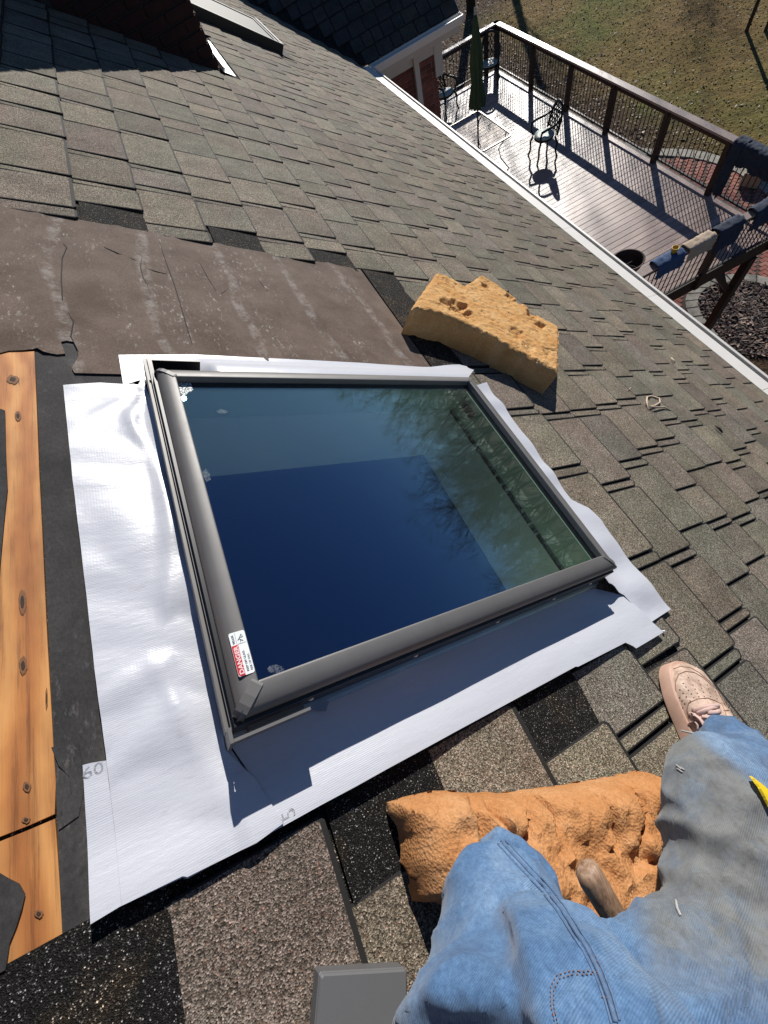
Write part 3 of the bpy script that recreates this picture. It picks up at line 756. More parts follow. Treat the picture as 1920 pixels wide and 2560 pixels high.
tag(b3, 'wrinkled white membrane sheet beside the dark felt strip on the upslope side', 'membrane', 'white membrane sheets round the skylight')
M_PRINT = plain('print_grey', (.60, .61, .64), .6)
c_ = roof_at(230, 1938, .016)
def printed(o):
    for v in o.data.vertices:
        s_, a_ = v.co.dot(D), v.co.dot(A); v.co = RW(s_, a_, bh(s_, a_) + .0005)
printed(letters('lettering', '60', .02, RW(-.1235, .106, 0), D, A, M_PRINT, b0, sx=1.2))
c_ = roof_at(722, 2058, .02)
printed(letters('lettering', '5', .026, RW(c_[0] + .01, c_[1] + .004, 0), A, -D, M_PRINT, b0))
# cut line across the folded corner of the lower sheet
mb = MB(); q = [roof_at(x, y, .022) for x, y in ((578, 1868), (610, 1915), (640, 1962), (672, 2010), (705, 2058))]
mb.tube([RW(s, a, bh(s, a) + .0004) for s, a in q], .0011, 5); mb.build('cut_line', M_ASPH, b0)
# loose clear tape flap under the bottom lip
M_TAPE = plain('grey_tape', (.20, .25, .33), .25)
fl = P([(735, 1773), (800, 1745), (822, 1754), (815, 1778), (790, 1776), (760, 1772)], .024)
tp_ = sheet('tape_flap', fl, lambda s, a: .0255 + .003 * nz(s * 40, a * 40), .01, M_TAPE, sky1, .0008)

# ------------------------------------------------------------------ older skylight up the roof
sky2 = thing('skylight', 'old dark skylight with matt pane higher up behind the chimney', 'skylight')
o2 = dict(s0=.98, s1=1.99, a0=6.27, a1=7.36); i2 = dict(s0=1.04, s1=1.93, a0=6.33, a1=7.30)
ring_bars('frame', o2, i2, .004, .088, M_SASH, sky2)
mb = MB(); mb.box((i2['s0'], i2['a0'], .07), (i2['s1'], i2['a1'], .08), RW); mb.build('glass_pane', plain('dusty_pane', (.17, .17, .155), .35), sky2)
mb = MB(); mb.box((o2['s0'] - .004, o2['a0'] - .006, .0885), (o2['s1'] + .004, o2['a0'] + .03, .096), RW); mb.build('cover', M_CLAD, sky2)
mb = MB(); mb.box((o2['s1'] - .03, o2['a0'] + .031, .0885), (o2['s1'] + .004, o2['a1'], .096), RW); mb.build('cover', M_CLAD, sky2)
mb = MB(); mb.box((o2['s1'] + .002, o2['a0'] - .06, .0195), (o2['s1'] + .12, o2['a1'] + .1, .0215), RW); mb.build('flashing', M_ASPH, sky2)

# ------------------------------------------------------------------ foam
def m_foam(name, a_, b_, c_):
    t = NT(name)
    c = t.ramp(t.noise(13, 5, .6), [(.3, a_), (.55, b_), (.75, c_)])
    c = t.mix(.6, c, t.ramp(t.noise(180, 4, .75), [(.3, (.66, .62, .56)), (.62, (1.12, 1.12, 1.12))]), 'MULTIPLY')
    t.set(Base_Color=c, Roughness=.95, Specular_IOR_Level=.1); t.bump(t.math('ADD', t.math('ADD', t.noise(260, 5, .8), t.math('MULTIPLY', t.voro(240, 'Distance'), 1.2)), t.math('MULTIPLY', t.noise(80, 6, .85), 1.2)), .6, .003); return t.m
M_FOAM = m_foam('tan_foam', (.60, .31, .11), (.70, .41, .17), (.75, .49, .24))
M_FOAM2 = m_foam('orange_foam', (.47, .205, .075), (.57, .28, .12), (.64, .36, .18))
def dense(poly, step, jit, seed=0):
    out = []; rr = random.Random(seed)
    for i in range(len(poly)):
        p, q = Vector(poly[i]), Vector(poly[(i + 1) % len(poly)]); n = max(1, int((q - p).length / step)); d = (q - p); nn = Vector((-d.y, d.x)).normalized()
        for k in range(n): out.append(tuple(p + d * (k / n) + nn * (jit * rr.uniform(-1, 1) if k else 0)))
    return out
def pdist(poly, s, a):
    m_ = 9; p = Vector((s, a))
    for i in range(len(poly)):
        x, y = Vector(poly[i]), Vector(poly[(i + 1) % len(poly)]); d = y - x
        t = max(0, min(1, (p - x).dot(d) / max(d.length_squared, 1e-12))); m_ = min(m_, (p - x - d * t).length)
    return m_
r4 = lambda x, y: (900 + x * .61483, 600 + y * .61483)
T = .118
fp = P([r4(*p) for p in ((212, 268), (236, 235), (314, 128), (372, 150), (425, 182), (455, 165), (497, 140), (560, 180), (640, 238), (720, 300), (811, 350), (812, 440), (811, 540), (740, 500), (640, 446), (500, 370), (400, 322), (300, 290))], T)
fpd = dense(fp, .02, .0025, 3)
pits = [(r4(400, 270), .055, .030), (r4(350, 250), .03, .02), (r4(650, 250), .03, .022), (r4(700, 300), .04, .028), (r4(735, 345), .03, .035), (r4(510, 185), .025, .03), (r4(640, 380), .045, .014), (r4(690, 430), .05, .012), (r4(610, 230), .03, .02), (r4(770, 460), .04, .01), (r4(440, 300), .03, .02)]
pits = [(roof_at(*p, T), r_, d) for p, r_, d in pits]
def fh1(s, a):
    d = pdist(fp, s, a); h = T - .012 * (1 - min(d / .014, 1)) ** 2 + .004 * nz(s * 9, a * 9)
    n1 = nz(s * 38, a * 38, 3)
    for (ps, pa), r_, dp in pits:
        x = (s - ps) * .8 + (a - pa) * .6; y = -(s - ps) * .6 + (a - pa) * .8
        q = math.hypot(x / 1.2, y * 1.3) / r_ + .55 * n1
        if q < 1: h -= 1.25 * dp * (1 - q) ** .5 * (.75 + .5 * nz(s * 90, a * 90))
    h += .004 * nz(s * 55, a * 55, 1) + .0038 * nz(s * 140, a * 140) * sm(-.3, .4, nz(s * 8, a * 8, 9)) + .0012 * nz(s * 300, a * 300)
    fl_ = nz(s * 22, a * 22, 4); h -= .0035 * sm(.28, .5, fl_) * (1 + nz(s * 110, a * 110))
    return h
foam1 = sheet('foam_block', fpd, fh1, .005, M_FOAM, None, T - .02)
tag(foam1, 'thick tan foam cushion block with torn pitted top lying beyond the skylight', 'foam block')
# lower foam pad under the knees
kz = lambda x, y: (780 + x * .68716, 1960 + y * .68716)
fp2 = P([kz(*p) for p in ((345, 110), (335, 60), (400, 38), (520, 15), (640, 22), (760, 25), (860, 10), (980, -5), (1100, -25), (1280, -60), (1480, 60))], .09) + P([kz(*p) for p in ((1400, 700), (1000, 720), (620, 640), (560, 480), (480, 440), (400, 438), (385, 380), (352, 290), (345, 200))], .05)
fpd2 = dense(fp2, .012, .0015, 5)
def fh2(s, a):
    d = pdist(fp2, s, a); e = 1 - (1 - min(d / .045, 1)) ** 2
    h = .02 + (.088 + .022 * nz(s * 7, a * 7, 2)) * math.sqrt(max(e, 0))
    h += .014 * nz(s * 16, a * 22, 5) * e + .010 * nz(s * 40, a * 48, 1) * e + .006 * nz(s * 95, a * 105) * e
    cr = abs(nz(s * 11 + 4, a * 16 + 2, 7)); h -= .038 * math.exp(-(cr / .05) ** 2) * e * sm(-.1, .35, nz(s * 6, a * 6, 11))
    # groove between the left lobe and the rest
    h -= .035 * math.exp(-((s - .335 - .35 * (a + .17)) / .014) ** 2) * e * sm(-.11, -.13, a)
    return max(h, .019)
foam2 = sheet('foam_block', fpd2, fh2, .0065, M_FOAM2, None, .0)
bpy.data.objects.remove(foam2)
foam2 = sheet('foam_block', fpd2, fh2, .0065, M_FOAM2, None, .004)
tag(foam2, 'crumbling orange foam pad under the kneeling legs in the foreground', 'foam block')

# ------------------------------------------------------------------ bits lying on the roof
M_SHAV = plain('wood_shaving', (.62, .47, .34), .7, var=.2, scale=80)
def bit(pts, r_, mat, label, nm, cat, h=.021):
    mb = MB(); q = [roof_at(x, y, h) for x, y in pts]; n = len(q)
    mb.tube([RW(s, a, h + .004 * math.sin(i * 1.7)) for i, (s, a) in enumerate(q)], [r_ * (.5 if i in (0, n - 1) else 1) for i in range(n)], 6)
    return tag(mb.build(nm, mat, None, smooth=True), label, cat)
bit([r4(*p) for p in ((1172, 690), (1163, 660), (1168, 638), (1185, 632), (1215, 645), (1218, 662), (1200, 672), (1180, 676), (1192, 682), (1235, 680), (1272, 694))], .004, M_SHAV, 'long curled pale strip of wood shaving on the shingles right of the foam', 'wood_shaving', 'shaving')
bit([r4(*p) for p in ((1090, 610), (1098, 604), (1110, 606))], .0025, M_SHAV, 'tiny pale shaving fleck just left of the long curl', 'wood_shaving', 'shaving')
bit([r4(*p) for p in ((1265, 478), (1272, 490), (1282, 500))], .005, M_SHAV, 'short pale wood sliver higher up toward the gutter', 'wood_sliver', 'sliver')
bit([r4(*p) for p in ((1445, 755), (1458, 768), (1475, 783))], .007, plain('bark_dark', (.06, .045, .035), .9), 'short dark twig lying on shingles near the right edge', 'twig', 'twig')
bit([z13(1400, 382), z13(1408, 390), z13(1422, 402)], .0035, M_STK, 'small white pebble-like crumb on black granules above the shoe', 'crumb', 'crumb', .018)
# grey case near the bottom edge
g0 = roof_at(800, 2432, .05); g1 = roof_at(1018, 2420, .05)
M_GREY = plain('grey_plastic', (.115, .115, .118), .6, var=.05, scale=60, bump=.08, bscale=900)
ux = Vector((g1[0] - g0[0], g1[1] - g0[1])); Lx = ux.length; ux.normalize(); uy = Vector((ux.y, -ux.x))
GB = lambda x, y, z: RW(g0[0] + ux.x * x + uy.x * y, g0[1] + ux.y * x + uy.y * y, z)
gb = thing('tool_case', 'plain grey plastic case on the shingles beside the left knee', 'case')
mb = MB(); mb.bbox((0, 0, .019), (Lx, .15, .046), .002, GB); mb.build('case_body', M_GREY, gb)
mb = MB(); mb.bbox((0.0005, .0005, .0465), (Lx - .0005, .1495, .052), .002, GB); mb.build('lid', M_GREY, gb)
# ------------------------------------------------------------------ yard
def m_lawn():
    t = NT('winter_lawn'); o = t.tc.outputs['Object']
    big = t.noise(.22, 4, .6); mid = t.noise(2.2, 5, .7); fine = t.noise(16, 5, .8)
    c = t.ramp(big, [(.36, (.25, .175, .075)), (.5, (.235, .18, .065)), (.64, (.15, .165, .045))])
    c = t.mix(.75, c, t.ramp(mid, [(.3, (.55, .52, .5)), (.7, (1.4, 1.35, 1.25))]), 'MULTIPLY')
    c = t.mix(.9, c, t.ramp(fine, [(.3, (.55, .53, .5)), (.7, (1.35, 1.3, 1.25))]), 'MULTIPLY')
    # bare leaf-strewn soil near the deck and under the far trees
    p = t.sep(o)
    edge = t.math('ADD', t.math('ADD', p[0], t.math('MULTIPLY', p[1], -.02)), t.math('MULTIPLY', t.noise(.5, 4, .6), 3.0))
    lit = t.ramp(edge, [(0, (1, 1, 1)), (1, (0, 0, 0))]); k = lit.node; k.color_ramp.elements[0].position = 0; k.color_ramp.elements[1].position = 1
    mr = t.n.new('ShaderNodeMapRange'); mr.inputs[1].default_value = 13.6; mr.inputs[2].default_value = 15.2; mr.inputs[3].default_value = 1; mr.inputs[4].default_value = 0
    t.link(edge, mr.inputs[0])
    far = t.math('ADD', p[1], t.math('MULTIPLY', t.noise(.35, 3), 4)); m2 = t.n.new('ShaderNodeMapRange'); m2.inputs[1].default_value = 24.5; m2.inputs[2].default_value = 26.5
    t.link(far, m2.inputs[0])
    f = t.math('MAXIMUM', mr.outputs[0], m2.outputs[0])
    soil = t.ramp(t.noise(9, 6, .85), [(.3, (.03, .02, .013)), (.55, (.11, .07, .042)), (.72, (.22, .155, .10))])
    c = t.mix(f, c, soil)
    t.set(Base_Color=c, Roughness=.95, Specular_IOR_Level=.15); t.bump(t.math('ADD', t.noise(11, 4, .8), t.math('MULTIPLY', mid, 2)), 1.0, .10); return t.m
mb = MB(); mb.add([(-600, -600, GZ), (900, -600, GZ), (900, 900, GZ), (-600, 900, GZ)], [(0, 1, 2, 3)])
tag(mb.build('lawn', m_lawn()), kind='structure')
z2 = lambda x, y: (1480 + x * .2652, 300 + y * .2652)
z5 = lambda x, y: (1560 + x * .217, 640 + y * .217)
def gp(p, dz=0): return at_z(*p, GZ + dz)
# patio
arc_out = [gp(z2(*p)) for p in ((300, 210), (400, 262), (520, 285), (640, 283), (800, 284), (960, 295), (1100, 322), (1230, 362), (1330, 405), (1440, 460), (1560, 540), (1720, 660))]
arc_in = [gp(z2(*p)) for p in ((330, 300), (450, 335), (560, 348), (680, 350), (820, 358), (950, 372), (1080, 400), (1200, 436), (1290, 470), (1390, 525), (1500, 600), (1650, 715))]
inner = [gp(z5(*p)) for p in ((1290, 1130), (1195, 1030), (1090, 930), (960, 790), (900, 700), (850, 600), (845, 520), (880, 440), (950, 380), (1060, 330), (1230, 308), (1380, 305), (1520, 318), (1659, 360), (1800, 420))]
outer = [gp(z5(*p)) for p in ((1220, 1150), (1120, 1050), (1010, 940), (860, 810), (758, 720), (708, 620), (695, 535), (722, 450), (810, 375), (960, 292), (1160, 225), (1340, 215), (1520, 232), (1690, 275), (1840, 330))]
M_SAND = plain('joint_sand', (.10, .07, .055), .95, var=.3, scale=30)
def inside(poly, x, y):
    c = False; n = len(poly)
    for i in range(n):
        x0, y0 = poly[i][0], poly[i][1]; x1, y1 = poly[i - 1][0], poly[i - 1][1]
        if (y0 > y) != (y1 > y) and x < (x1 - x0) * (y - y0) / (y1 - y0) + x0: c = not c
    return c
pat = [(3., 3.2)] + [(p.x, p.y) for p in outer[1:]] + [(14.6, 6.2)] + [(p.x, p.y) for p in reversed(arc_in)] + [(9.0, 11.2), (3.0, 11.2)]
mb = MB(); mb.add([(x, y, GZ + .008) for x, y in pat], [tuple(range(len(pat)))])
patio = mb.build('patio', M_SAND); tag(patio, kind='structure')
def m_paver():
    t = NT('clay_paver'); r_ = t.attr('tint')
    c = t.mix(.6, r_, t.ramp(t.noise(30, 4, .7), [(.3, (.65, .65, .65)), (.7, (1.2, 1.2, 1.2))]), 'MULTIPLY')
    t.set(Base_Color=c, Roughness=.85); t.bump(t.noise(120, 3), .3, .002); return t.m
M_PAV = m_paver(); PP = []
PPAL = [(.33, .105, .072), (.36, .13, .09), (.29, .088, .062), (.38, .16, .115), (.31, .12, .10)]
bl, bw_ = .2, .1
for i in range(-20, 60):
    for j in range(-40, 60):
        # herringbone: pairs of bricks on a diagonal lattice
        ox = 8.0 + (i * bw_ + j * bl) * 1.0; oy = 4.3 + (i * bw_ - j * 0.0)
        ox = 8.0 + i * bw_ + j * .4 - .0; oy = 4.0 + i * bw_
        if not (7.2 < ox < 14.4): continue
        for (x0, y0, x1, y1) in ((ox, oy, ox + bl, oy + bw_), (ox + bl, oy, ox + bl + bw_, oy + bl)):
            PP.append((x0, y0, x1, y1))
# lattice vectors of herringbone: (1,1)*w and (4,0)*w  -> fill rows
cand = []
bedpoly = [(p.x, p.y) for p in outer] + [(12.5, 3.), (9.5, 2.5)]
for b in PP:
    cx, cy = (b[0] + b[2]) / 2, (b[1] + b[3]) / 2
    if not inside(pat, cx, cy) or inside(bedpoly, cx, cy): continue
    q = to_px(Vector((cx, cy, GZ)))
    if not q or not (1500 < q[0] < 1960 and 250 < q[1] < 900): continue
    # hidden under the deck
    if cx < 8.0: continue
    cand.append(((Vector((cx, cy, GZ)) - CAM).length, b))
cand.sort(key=lambda t: t[0])
rest = MB()
for i, (d_, b) in enumerate(cand):
    mb = MB() if i < 300 else rest
    g = .004; mb.bbox((b[0] + g, b[1] + g, GZ - .03), (b[2] - g, b[3] - g, GZ + .018 + rnd.uniform(-.002, .003)), .004, col=rnd.choice(PPAL))
    if i < 300: mb.build('paver', M_PAV, patio)
if rest.f: tag(rest.build('paver_field', M_PAV, patio), kind='stuff')
def m_stone():
    t = NT('border_stone'); c = t.ramp(t.noise(6, 5, .65), [(.3, (.22, .20, .165)), (.55, (.36, .335, .285)), (.75, (.43, .40, .35))])
    t.set(Base_Color=c, Roughness=.9); t.bump(t.noise(40, 5, .7), .4, .006); return t.m
M_STONE = m_stone()
def stones(inn, out):
    for i in range(len(inn) - 1):
        lerp = lambda p, q, k: p + (q - p) * k
        k = .012 / max(.05, (inn[i + 1] - inn[i]).length)
        q = [lerp(inn[i], inn[i + 1], k), lerp(inn[i], inn[i + 1], 1 - k), lerp(out[i], out[i + 1], 1 - k), lerp(out[i], out[i + 1], k)]
        c_ = sum(q, Vector()) / 4; h = .035 + rnd.uniform(0, .012)
        mb = MB(); up = Vector((0, 0, 1))
        mb.loft([[p - up * .05 for p in q], [p + up * (h - .008) for p in q], [p + (c_ - p) * .05 + up * h for p in q]]); mb.build('edging_stone', M_STONE, patio)
stones(inner, outer); stones(arc_in, arc_out)
# mulch bed
def m_mulch():
    t = NT('bark_mulch'); c = t.ramp(t.sep(t.voro(26, 'Color'))[0], [(0, (.012, .008, .006)), (.6, (.035, .02, .015)), (.88, (.075, .045, .035)), (1, (.2, .14, .115))])
    t.set(Base_Color=c, Roughness=.95); t.bump(t.voro(26, 'Distance'), 1., .03); return t.m
mb = MB(); mpoly = [p for p in inner] + [Vector((13, 3.2, GZ)), Vector((10, 2.2, GZ))]
mb.add([(p.x, p.y, GZ + .012) for p in mpoly], [tuple(range(len(mpoly)))])
M_MULCH = m_mulch(); M_CHIP = NT('bark_chip'); M_CHIP.set(Base_Color=M_CHIP.attr('tint'), Roughness=.7); M_CHIP = M_CHIP.m
CP = [(.045, .024, .017), (.07, .038, .026), (.03, .017, .013), (.11, .06, .042), (.30, .20, .155)]
n = 0; rr = random.Random(2); mp2 = [(p.x, p.y) for p in mpoly]
while n < 3200:
    x, y = rr.uniform(8.7, 12.2), rr.uniform(2.8, 5.6)
    if not inside(mp2, x, y): continue
    n += 1
    a_ = rr.uniform(0, 6.3); L, wd = rr.uniform(.03, .075), rr.uniform(.01, .022); u = Vector((math.cos(a_), math.sin(a_), rr.uniform(-.5, .5))); v = Vector((-math.sin(a_), math.cos(a_), rr.uniform(-.6, .6))); c_ = Vector((x, y, GZ + .02 + rr.uniform(0, .03)))
    mb.add([c_ - u * L - v * wd, c_ + u * L - v * wd, c_ + u * L * .8 + v * wd, c_ - u * L * .9 + v * wd], [(0, 1, 2, 3)], 1, rr.choice(CP))
tag(mb.build('mulch', [M_MULCH, M_CHIP], fix=False), 'dark bark mulch filling the stone-edged bed', 'mulch', kind='stuff')
# fallen leaves
mb = MB(); LP = [(.20, .13, .07), (.26, .18, .11), (.15, .095, .055), (.34, .25, .17), (.46, .38, .29), (.12, .08, .05)]
for i in range(6500):
    if i < 5200: x, y = rr.gauss(11.6, 1.5), rr.uniform(9, 26)
    else: x, y = rr.uniform(11, 30), rr.uniform(9, 30)
    if x < 9.3 or inside(pat, x, y): continue
    a_ = rr.uniform(0, 6.3); L = rr.uniform(.022, .05) * (1 if rr.random() < .97 else 1.7)
    u = Vector((math.cos(a_), math.sin(a_), rr.uniform(-.6, .6))) * L; v = Vector((-math.sin(a_), math.cos(a_), rr.uniform(-.6, .6))) * L * .6; c_ = Vector((x, y, GZ + .012 + rr.uniform(0, .03)))
    mb.add([c_ - u, c_ - v, c_ + u, c_ + v], [(0, 1, 2, 3)], 0, rr.choice(LP))
tag(mb.build('leaf_litter', M_CHIP, fix=False), 'dry fallen leaves scattered over the lawn by the deck', 'leaves', kind='stuff')
# grass tussocks of the lawn
mb = MB(); GP = [(.20, .16, .06), (.15, .16, .045), (.27, .21, .10), (.11, .13, .035)]
for i in range(16000):
    x, y = rr.uniform(11.5, 27), rr.uniform(8.5, 27)
    q = to_px(Vector((x, y, GZ)))
    if not q or q[0] > 1960 or q[1] < -60 or q[1] > 420: continue
    if x < 13.2 + 1.2 * nz(x * .5, y * .5): continue
    a_ = rr.uniform(0, 6.3); L = rr.uniform(.012, .035); u = Vector((math.cos(a_), math.sin(a_), 0)) * rr.uniform(.015, .035); lean = Vector((rr.uniform(-.05, .05), rr.uniform(-.05, .05), L)); c_ = Vector((x, y, GZ))
    mb.add([c_ - u, c_ + u, c_ + lean], [(0, 1, 2)], 0, rr.choice(GP))
tag(mb.build('grass', M_CHIP, fix=False), 'short winter grass blades over the lawn', 'grass', kind='stuff')

# ------------------------------------------------------------------ deck
def m_deck():
    t = NT('deck_wood'); r_ = t.rand(); v = t.map((.5, 14, 1))
    c = t.ramp(t.noise(3.5, 6, .7, v), [(.3, (.22, .145, .12)), (.5, (.34, .24, .205)), (.72, (.43, .33, .29))])
    c = t.mix(.85, c, t.ramp(r_, [(0, (.78, .76, .74)), (1, (1.2, 1.18, 1.16))]), 'MULTIPLY')
    t.set(Base_Color=c, Roughness=t.math('ADD', t.math('MULTIPLY', t.noise(5, 4, .7, v), .2), .31), Specular_IOR_Level=.55); t.bump(t.noise(9, 4, .7, t.map((.6, 25, 1))), .35, .004); return t.m
M_DECK = m_deck()
M_DARKW = plain('dark_stained_wood', (.040, .022, .015), .6, var=.4, scale=12)
M_CAP = plain('rail_cap_wood', (.34, .265, .225), .33, var=.3, scale=14)
M_IRON = plain('black_iron', (.010, .010, .011), .5)
deck = thing('deck', 'raised wooden deck with dark railing behind the house', 'deck')
DX0, DX1, DY0, DY1 = 2.86, 8.96, 4.42, 14.2
y = DY0 + .002
while y < DY1:
    ye = min(y + .139, DY1)
    x0 = DX0 if y < BY - .2 else BX1 + .02
    mb = MB(); mb.bbox((x0, y, DZ - .035), (DX1 - .15, ye, DZ), .004); mb.build('board', M_DECK, deck)
    y += .145
mb = MB(); mb.bbox((DX1 - .144, DY0, DZ - .035), (DX1, DY1, DZ + .001), .004); mb.build('board', M_DECK, deck)
for lo, hi in (((DX0, DY0 - .04, DZ - .27), (DX1 + .02, DY0 - .002, DZ - .004)), ((DX1 + .002, DY0, DZ - .27), (DX1 + .04, DY1, DZ - .004)), ((BX1 + .02, DY1 + .002, DZ - .27), (DX1 + .04, DY1 + .04, DZ - .004))):
    mb = MB(); mb.box(lo, hi); mb.build('rim_board', M_DARKW, deck)
mb = MB(); mb.box((DX0, DY0 + .35, DZ - .52), (DX1 - .1, DY0 + .43, DZ - .28)); mb.build('beam', M_DARKW, deck)
for x_, y_ in ((8.62, 4.42), (8.62, 9.3), (8.62, 13.9), (4.9, 4.42)):
    mb = MB(); mb.box((x_ - .07, y_ - .07, GZ - .1), (x_ + .07, y_ + .07, DZ - .275)); mb.build('support_post', M_DARKW, deck)
mb = MB(); mb.bar((8.62, 4.47, DZ - 1.05), (7.95, 4.47, DZ - .30), .09, .09, up=(0, 1, 0)); mb.build('brace', M_DARKW, deck)
mb = MB(); mb.bar((8.56, 4.5, DZ - 1.05), (8.56, 5.1, DZ - .45), .09, .09, up=(1, 0, 0)); mb.build('brace', M_DARKW, deck)
bal = {}
def railing(p, q, posts, label):
    """p, q: ends in plan on the rail centre line; posts: distances along"""
    p = Vector((*p, DZ)); q = Vector((*q, DZ)); L = (q - p).length; u = (q - p).normalized(); up = Vector((0, 0, 1)); H = .95
    mb = MB(); mb.bar(p - u * .07 + up * (H - .015), q + u * .07 + up * (H - .015), .14, .034)
    rl = mb.build('railing', M_CAP, deck); rl['label'] = label
    mb = MB(); mb.bar(p + up * (H - .08), q + up * (H - .08), .04, .09); mb.build('sub_rail', M_DARKW, rl)
    mb = MB(); mb.bar(p + up * .1, q + up * .1, .035, .03); mb.build('bottom_rail', M_IRON, rl)
    for d_ in posts:
        c_ = p + u * d_; mb = MB(); mb.box((c_.x - .048, c_.y - .048, DZ - .2), (c_.x + .048, c_.y + .048, DZ + H - .034)); mb.build('post', M_DARKW, rl)
    d_ = .055
    if 'm' not in bal:
        m0 = MB(); m0.tube([(0, 0, .115), (0, 0, H - .125)], .009, 6); o = m0.build('baluster', M_IRON); bal['m'] = o.data; bpy.data.objects.remove(o)
    while d_ < L:
        if all(abs(d_ - x) > .06 for x in posts):
            o = bpy.data.objects.new('baluster', bal['m']); COL.objects.link(o); o.parent = rl; o.location = p + u * d_
        d_ += .108
    return rl
RX = 8.93
far_posts = [y_ - 4.36 for y_ in (4.40, 6.07, 7.65, 9.28, 10.82, 12.40, 14.16)]
railing((RX, 4.36), (RX, 14.2), far_posts, 'long railing along the outer edge of the deck')
railing((5.1, 4.36), (RX, 4.36), [.3, 2.24, 3.78], 'near end railing of the deck with clothes over it')
railing((BX1 + .1, 14.2), (RX, 14.2), [.3, 2.2, 3.9], 'far end railing of the deck')

# ------------------------------------------------------------------ deck furniture
M_CAST = plain('dark_green_cast', (.012, .020, .016), .38, .3)
M_CUSH = plain('pale_seat', (.36, .44, .40), .5, var=.15, scale=20)
def chair(loc, face, label):
    """cast metal armchair with an arched lattice back; face = direction it looks in plan"""
    t = thing('patio_chair', label, 'chair', group='cast metal patio chairs')
    f = Vector((math.cos(face), math.sin(face), 0)); l = Vector((-f.y, f.x, 0)); up = Vector((0, 0, 1)); o = Vector((*loc, DZ))
    Q = lambda x, y, z: o + f * x + l * y + up * z
    n = 20
    mb = MB(); rg = lambda k, z: [Q(.22 * k * math.cos(i * math.tau / n), .23 * k * math.sin(i * math.tau / n) * (1 + .1 * math.cos(i * math.tau / n)), z) for i in range(n)]
    mb.loft([rg(.97, .415), rg(1, .43), rg(.97, .445), rg(.5, .438)]); mb.build('seat', M_CUSH, t, smooth=True)
    mb = MB(); mb.loft([rg(1.0, .375), rg(1.05, .395), rg(1.05, .413), rg(1.0, .414)]); mb.build('seat_frame', M_CAST, t)
    for sx, sy in ((1, 1), (1, -1), (-1, 1), (-1, -1)):
        mb = MB(); b_ = .21 if sx > 0 else .2
        mb.tube([Q(sx * .17, sy * .19, .40), Q(sx * .22, sy * .235, .28), Q(sx * .205, sy * .225, .12), Q(sx * .245, sy * .25, .0)], [.026, .024, .02, .024], 6); mb.build('leg', M_CAST, t, smooth=True)
    # back: arch leaning away
    arch = []
    for i in range(17):
        k = i / 16 * math.pi; yy = .235 * math.cos(k); zz = .43 + .50 * (math.sin(k) ** .55) if 0 < i < 16 else .43
        arch.append(Q(-.19 - (zz - .43) * .24, yy, zz))
    mb = MB(); mb.tube(arch, .028, 6); bk = mb.build('backrest', M_CAST, t, smooth=True)
    mb = MB()
    for d_ in range(-5, 6):
        for sg in (1, -1):
            pts = []
            for z_ in (.46, .56, .66, .76, .86):
                yy = d_ * .075 + sg * (z_ - .66) * .55
                lim = .225 * math.sqrt(max(0, 1 - ((z_ - .5) / .43) ** 4)) if z_ > .5 else .225
                if abs(yy) < lim: pts.append(Q(-.19 - (z_ - .43) * .24, yy, z_))
            if len(pts) > 1: mb.tube(pts, .011, 4)
    mb.build('lattice', M_CAST, bk)
    for sy in (1, -1):
        mb = MB(); mb.tube([Q(-.235, sy * .225, .70), Q(-.12, sy * .265, .655), Q(.08, sy * .275, .645), Q(.20, sy * .265, .62), Q(.215, sy * .25, .52), Q(.18, sy * .22, .41)], [.022, .025, .028, .028, .022, .022], 6); mb.build('armrest', M_CAST, t, smooth=True)
    return t
chair((7.55, 9.72), R(172), 'green cast metal chair standing alone in mid deck with pale seat')
chair((8.45, 13.72), R(235), 'dark cast metal chair in the far deck corner behind the parasol')
chair((6.95, 13.55), R(-70), 'dark cast metal chair beside the brick wall at the far railing')
# table
M_TGLASS = m_glass('table_glass', .02, (.86, .84, .82))
M_ALU = plain('table_frame', (.16, .145, .135), .4, .5)
TX0, TX1, TY0, TY1, TZ = 5.86, 6.79, 9.83, 11.42, DZ + .72
tb = thing('patio_table', 'rectangular glass-topped patio table with curved metal legs on the deck', 'table')
mb = MB(); mb.prism(rrect(TX0 + .03, TY0 + .03, TX1 - .03, TY1 - .03, .09, 5), lambda x, y, z: Vector((x, y, z)), TZ - .012, TZ - .006); mb.build('glass_top', M_TGLASS, tb)
r0 = rrect(TX0, TY0, TX1, TY1, .12, 6); r1 = rrect(TX0 + .035, TY0 + .035, TX1 - .035, TY1 - .035, .085, 6)
mb = MB(); nn = len(r0)
mb.add([(x, y, TZ) for x, y in r0] + [(x, y, TZ) for x, y in r1] + [(x, y, TZ - .03) for x, y in r0] + [(x, y, TZ - .03) for x, y in r1],
       [q for i in range(nn) for j in [(i + 1) % nn] for q in ((i, j, nn + j, nn + i), (2 * nn + i, 3 * nn + i, 3 * nn + j, 2 * nn + j), (i, 2 * nn + i, 2 * nn + j, j), (nn + i, nn + j, 3 * nn + j, 3 * nn + i))]); mb.build('rim', M_ALU, tb)
for sx, sy in ((1, 1), (1, -1), (-1, 1), (-1, -1)):
    cx, cy = (TX0 + TX1) / 2, (TY0 + TY1) / 2; hx, hy = (TX1 - TX0) / 2, (TY1 - TY0) / 2
    mb = MB(); mb.tube([(cx + sx * (hx - .04), cy + sy * (hy - .25), TZ - .03), (cx + sx * (hx - .10), cy + sy * (hy - .2), TZ - .12), (cx + sx * (hx - .2), cy + sy * (hy - .3), TZ - .3), (cx + sx * (hx - .16), cy + sy * (hy - .26), TZ - .5), (cx + sx * (hx - .02), cy + sy * (hy - .1), DZ)], .012, 6); mb.build('leg', M_ALU, tb, smooth=True)
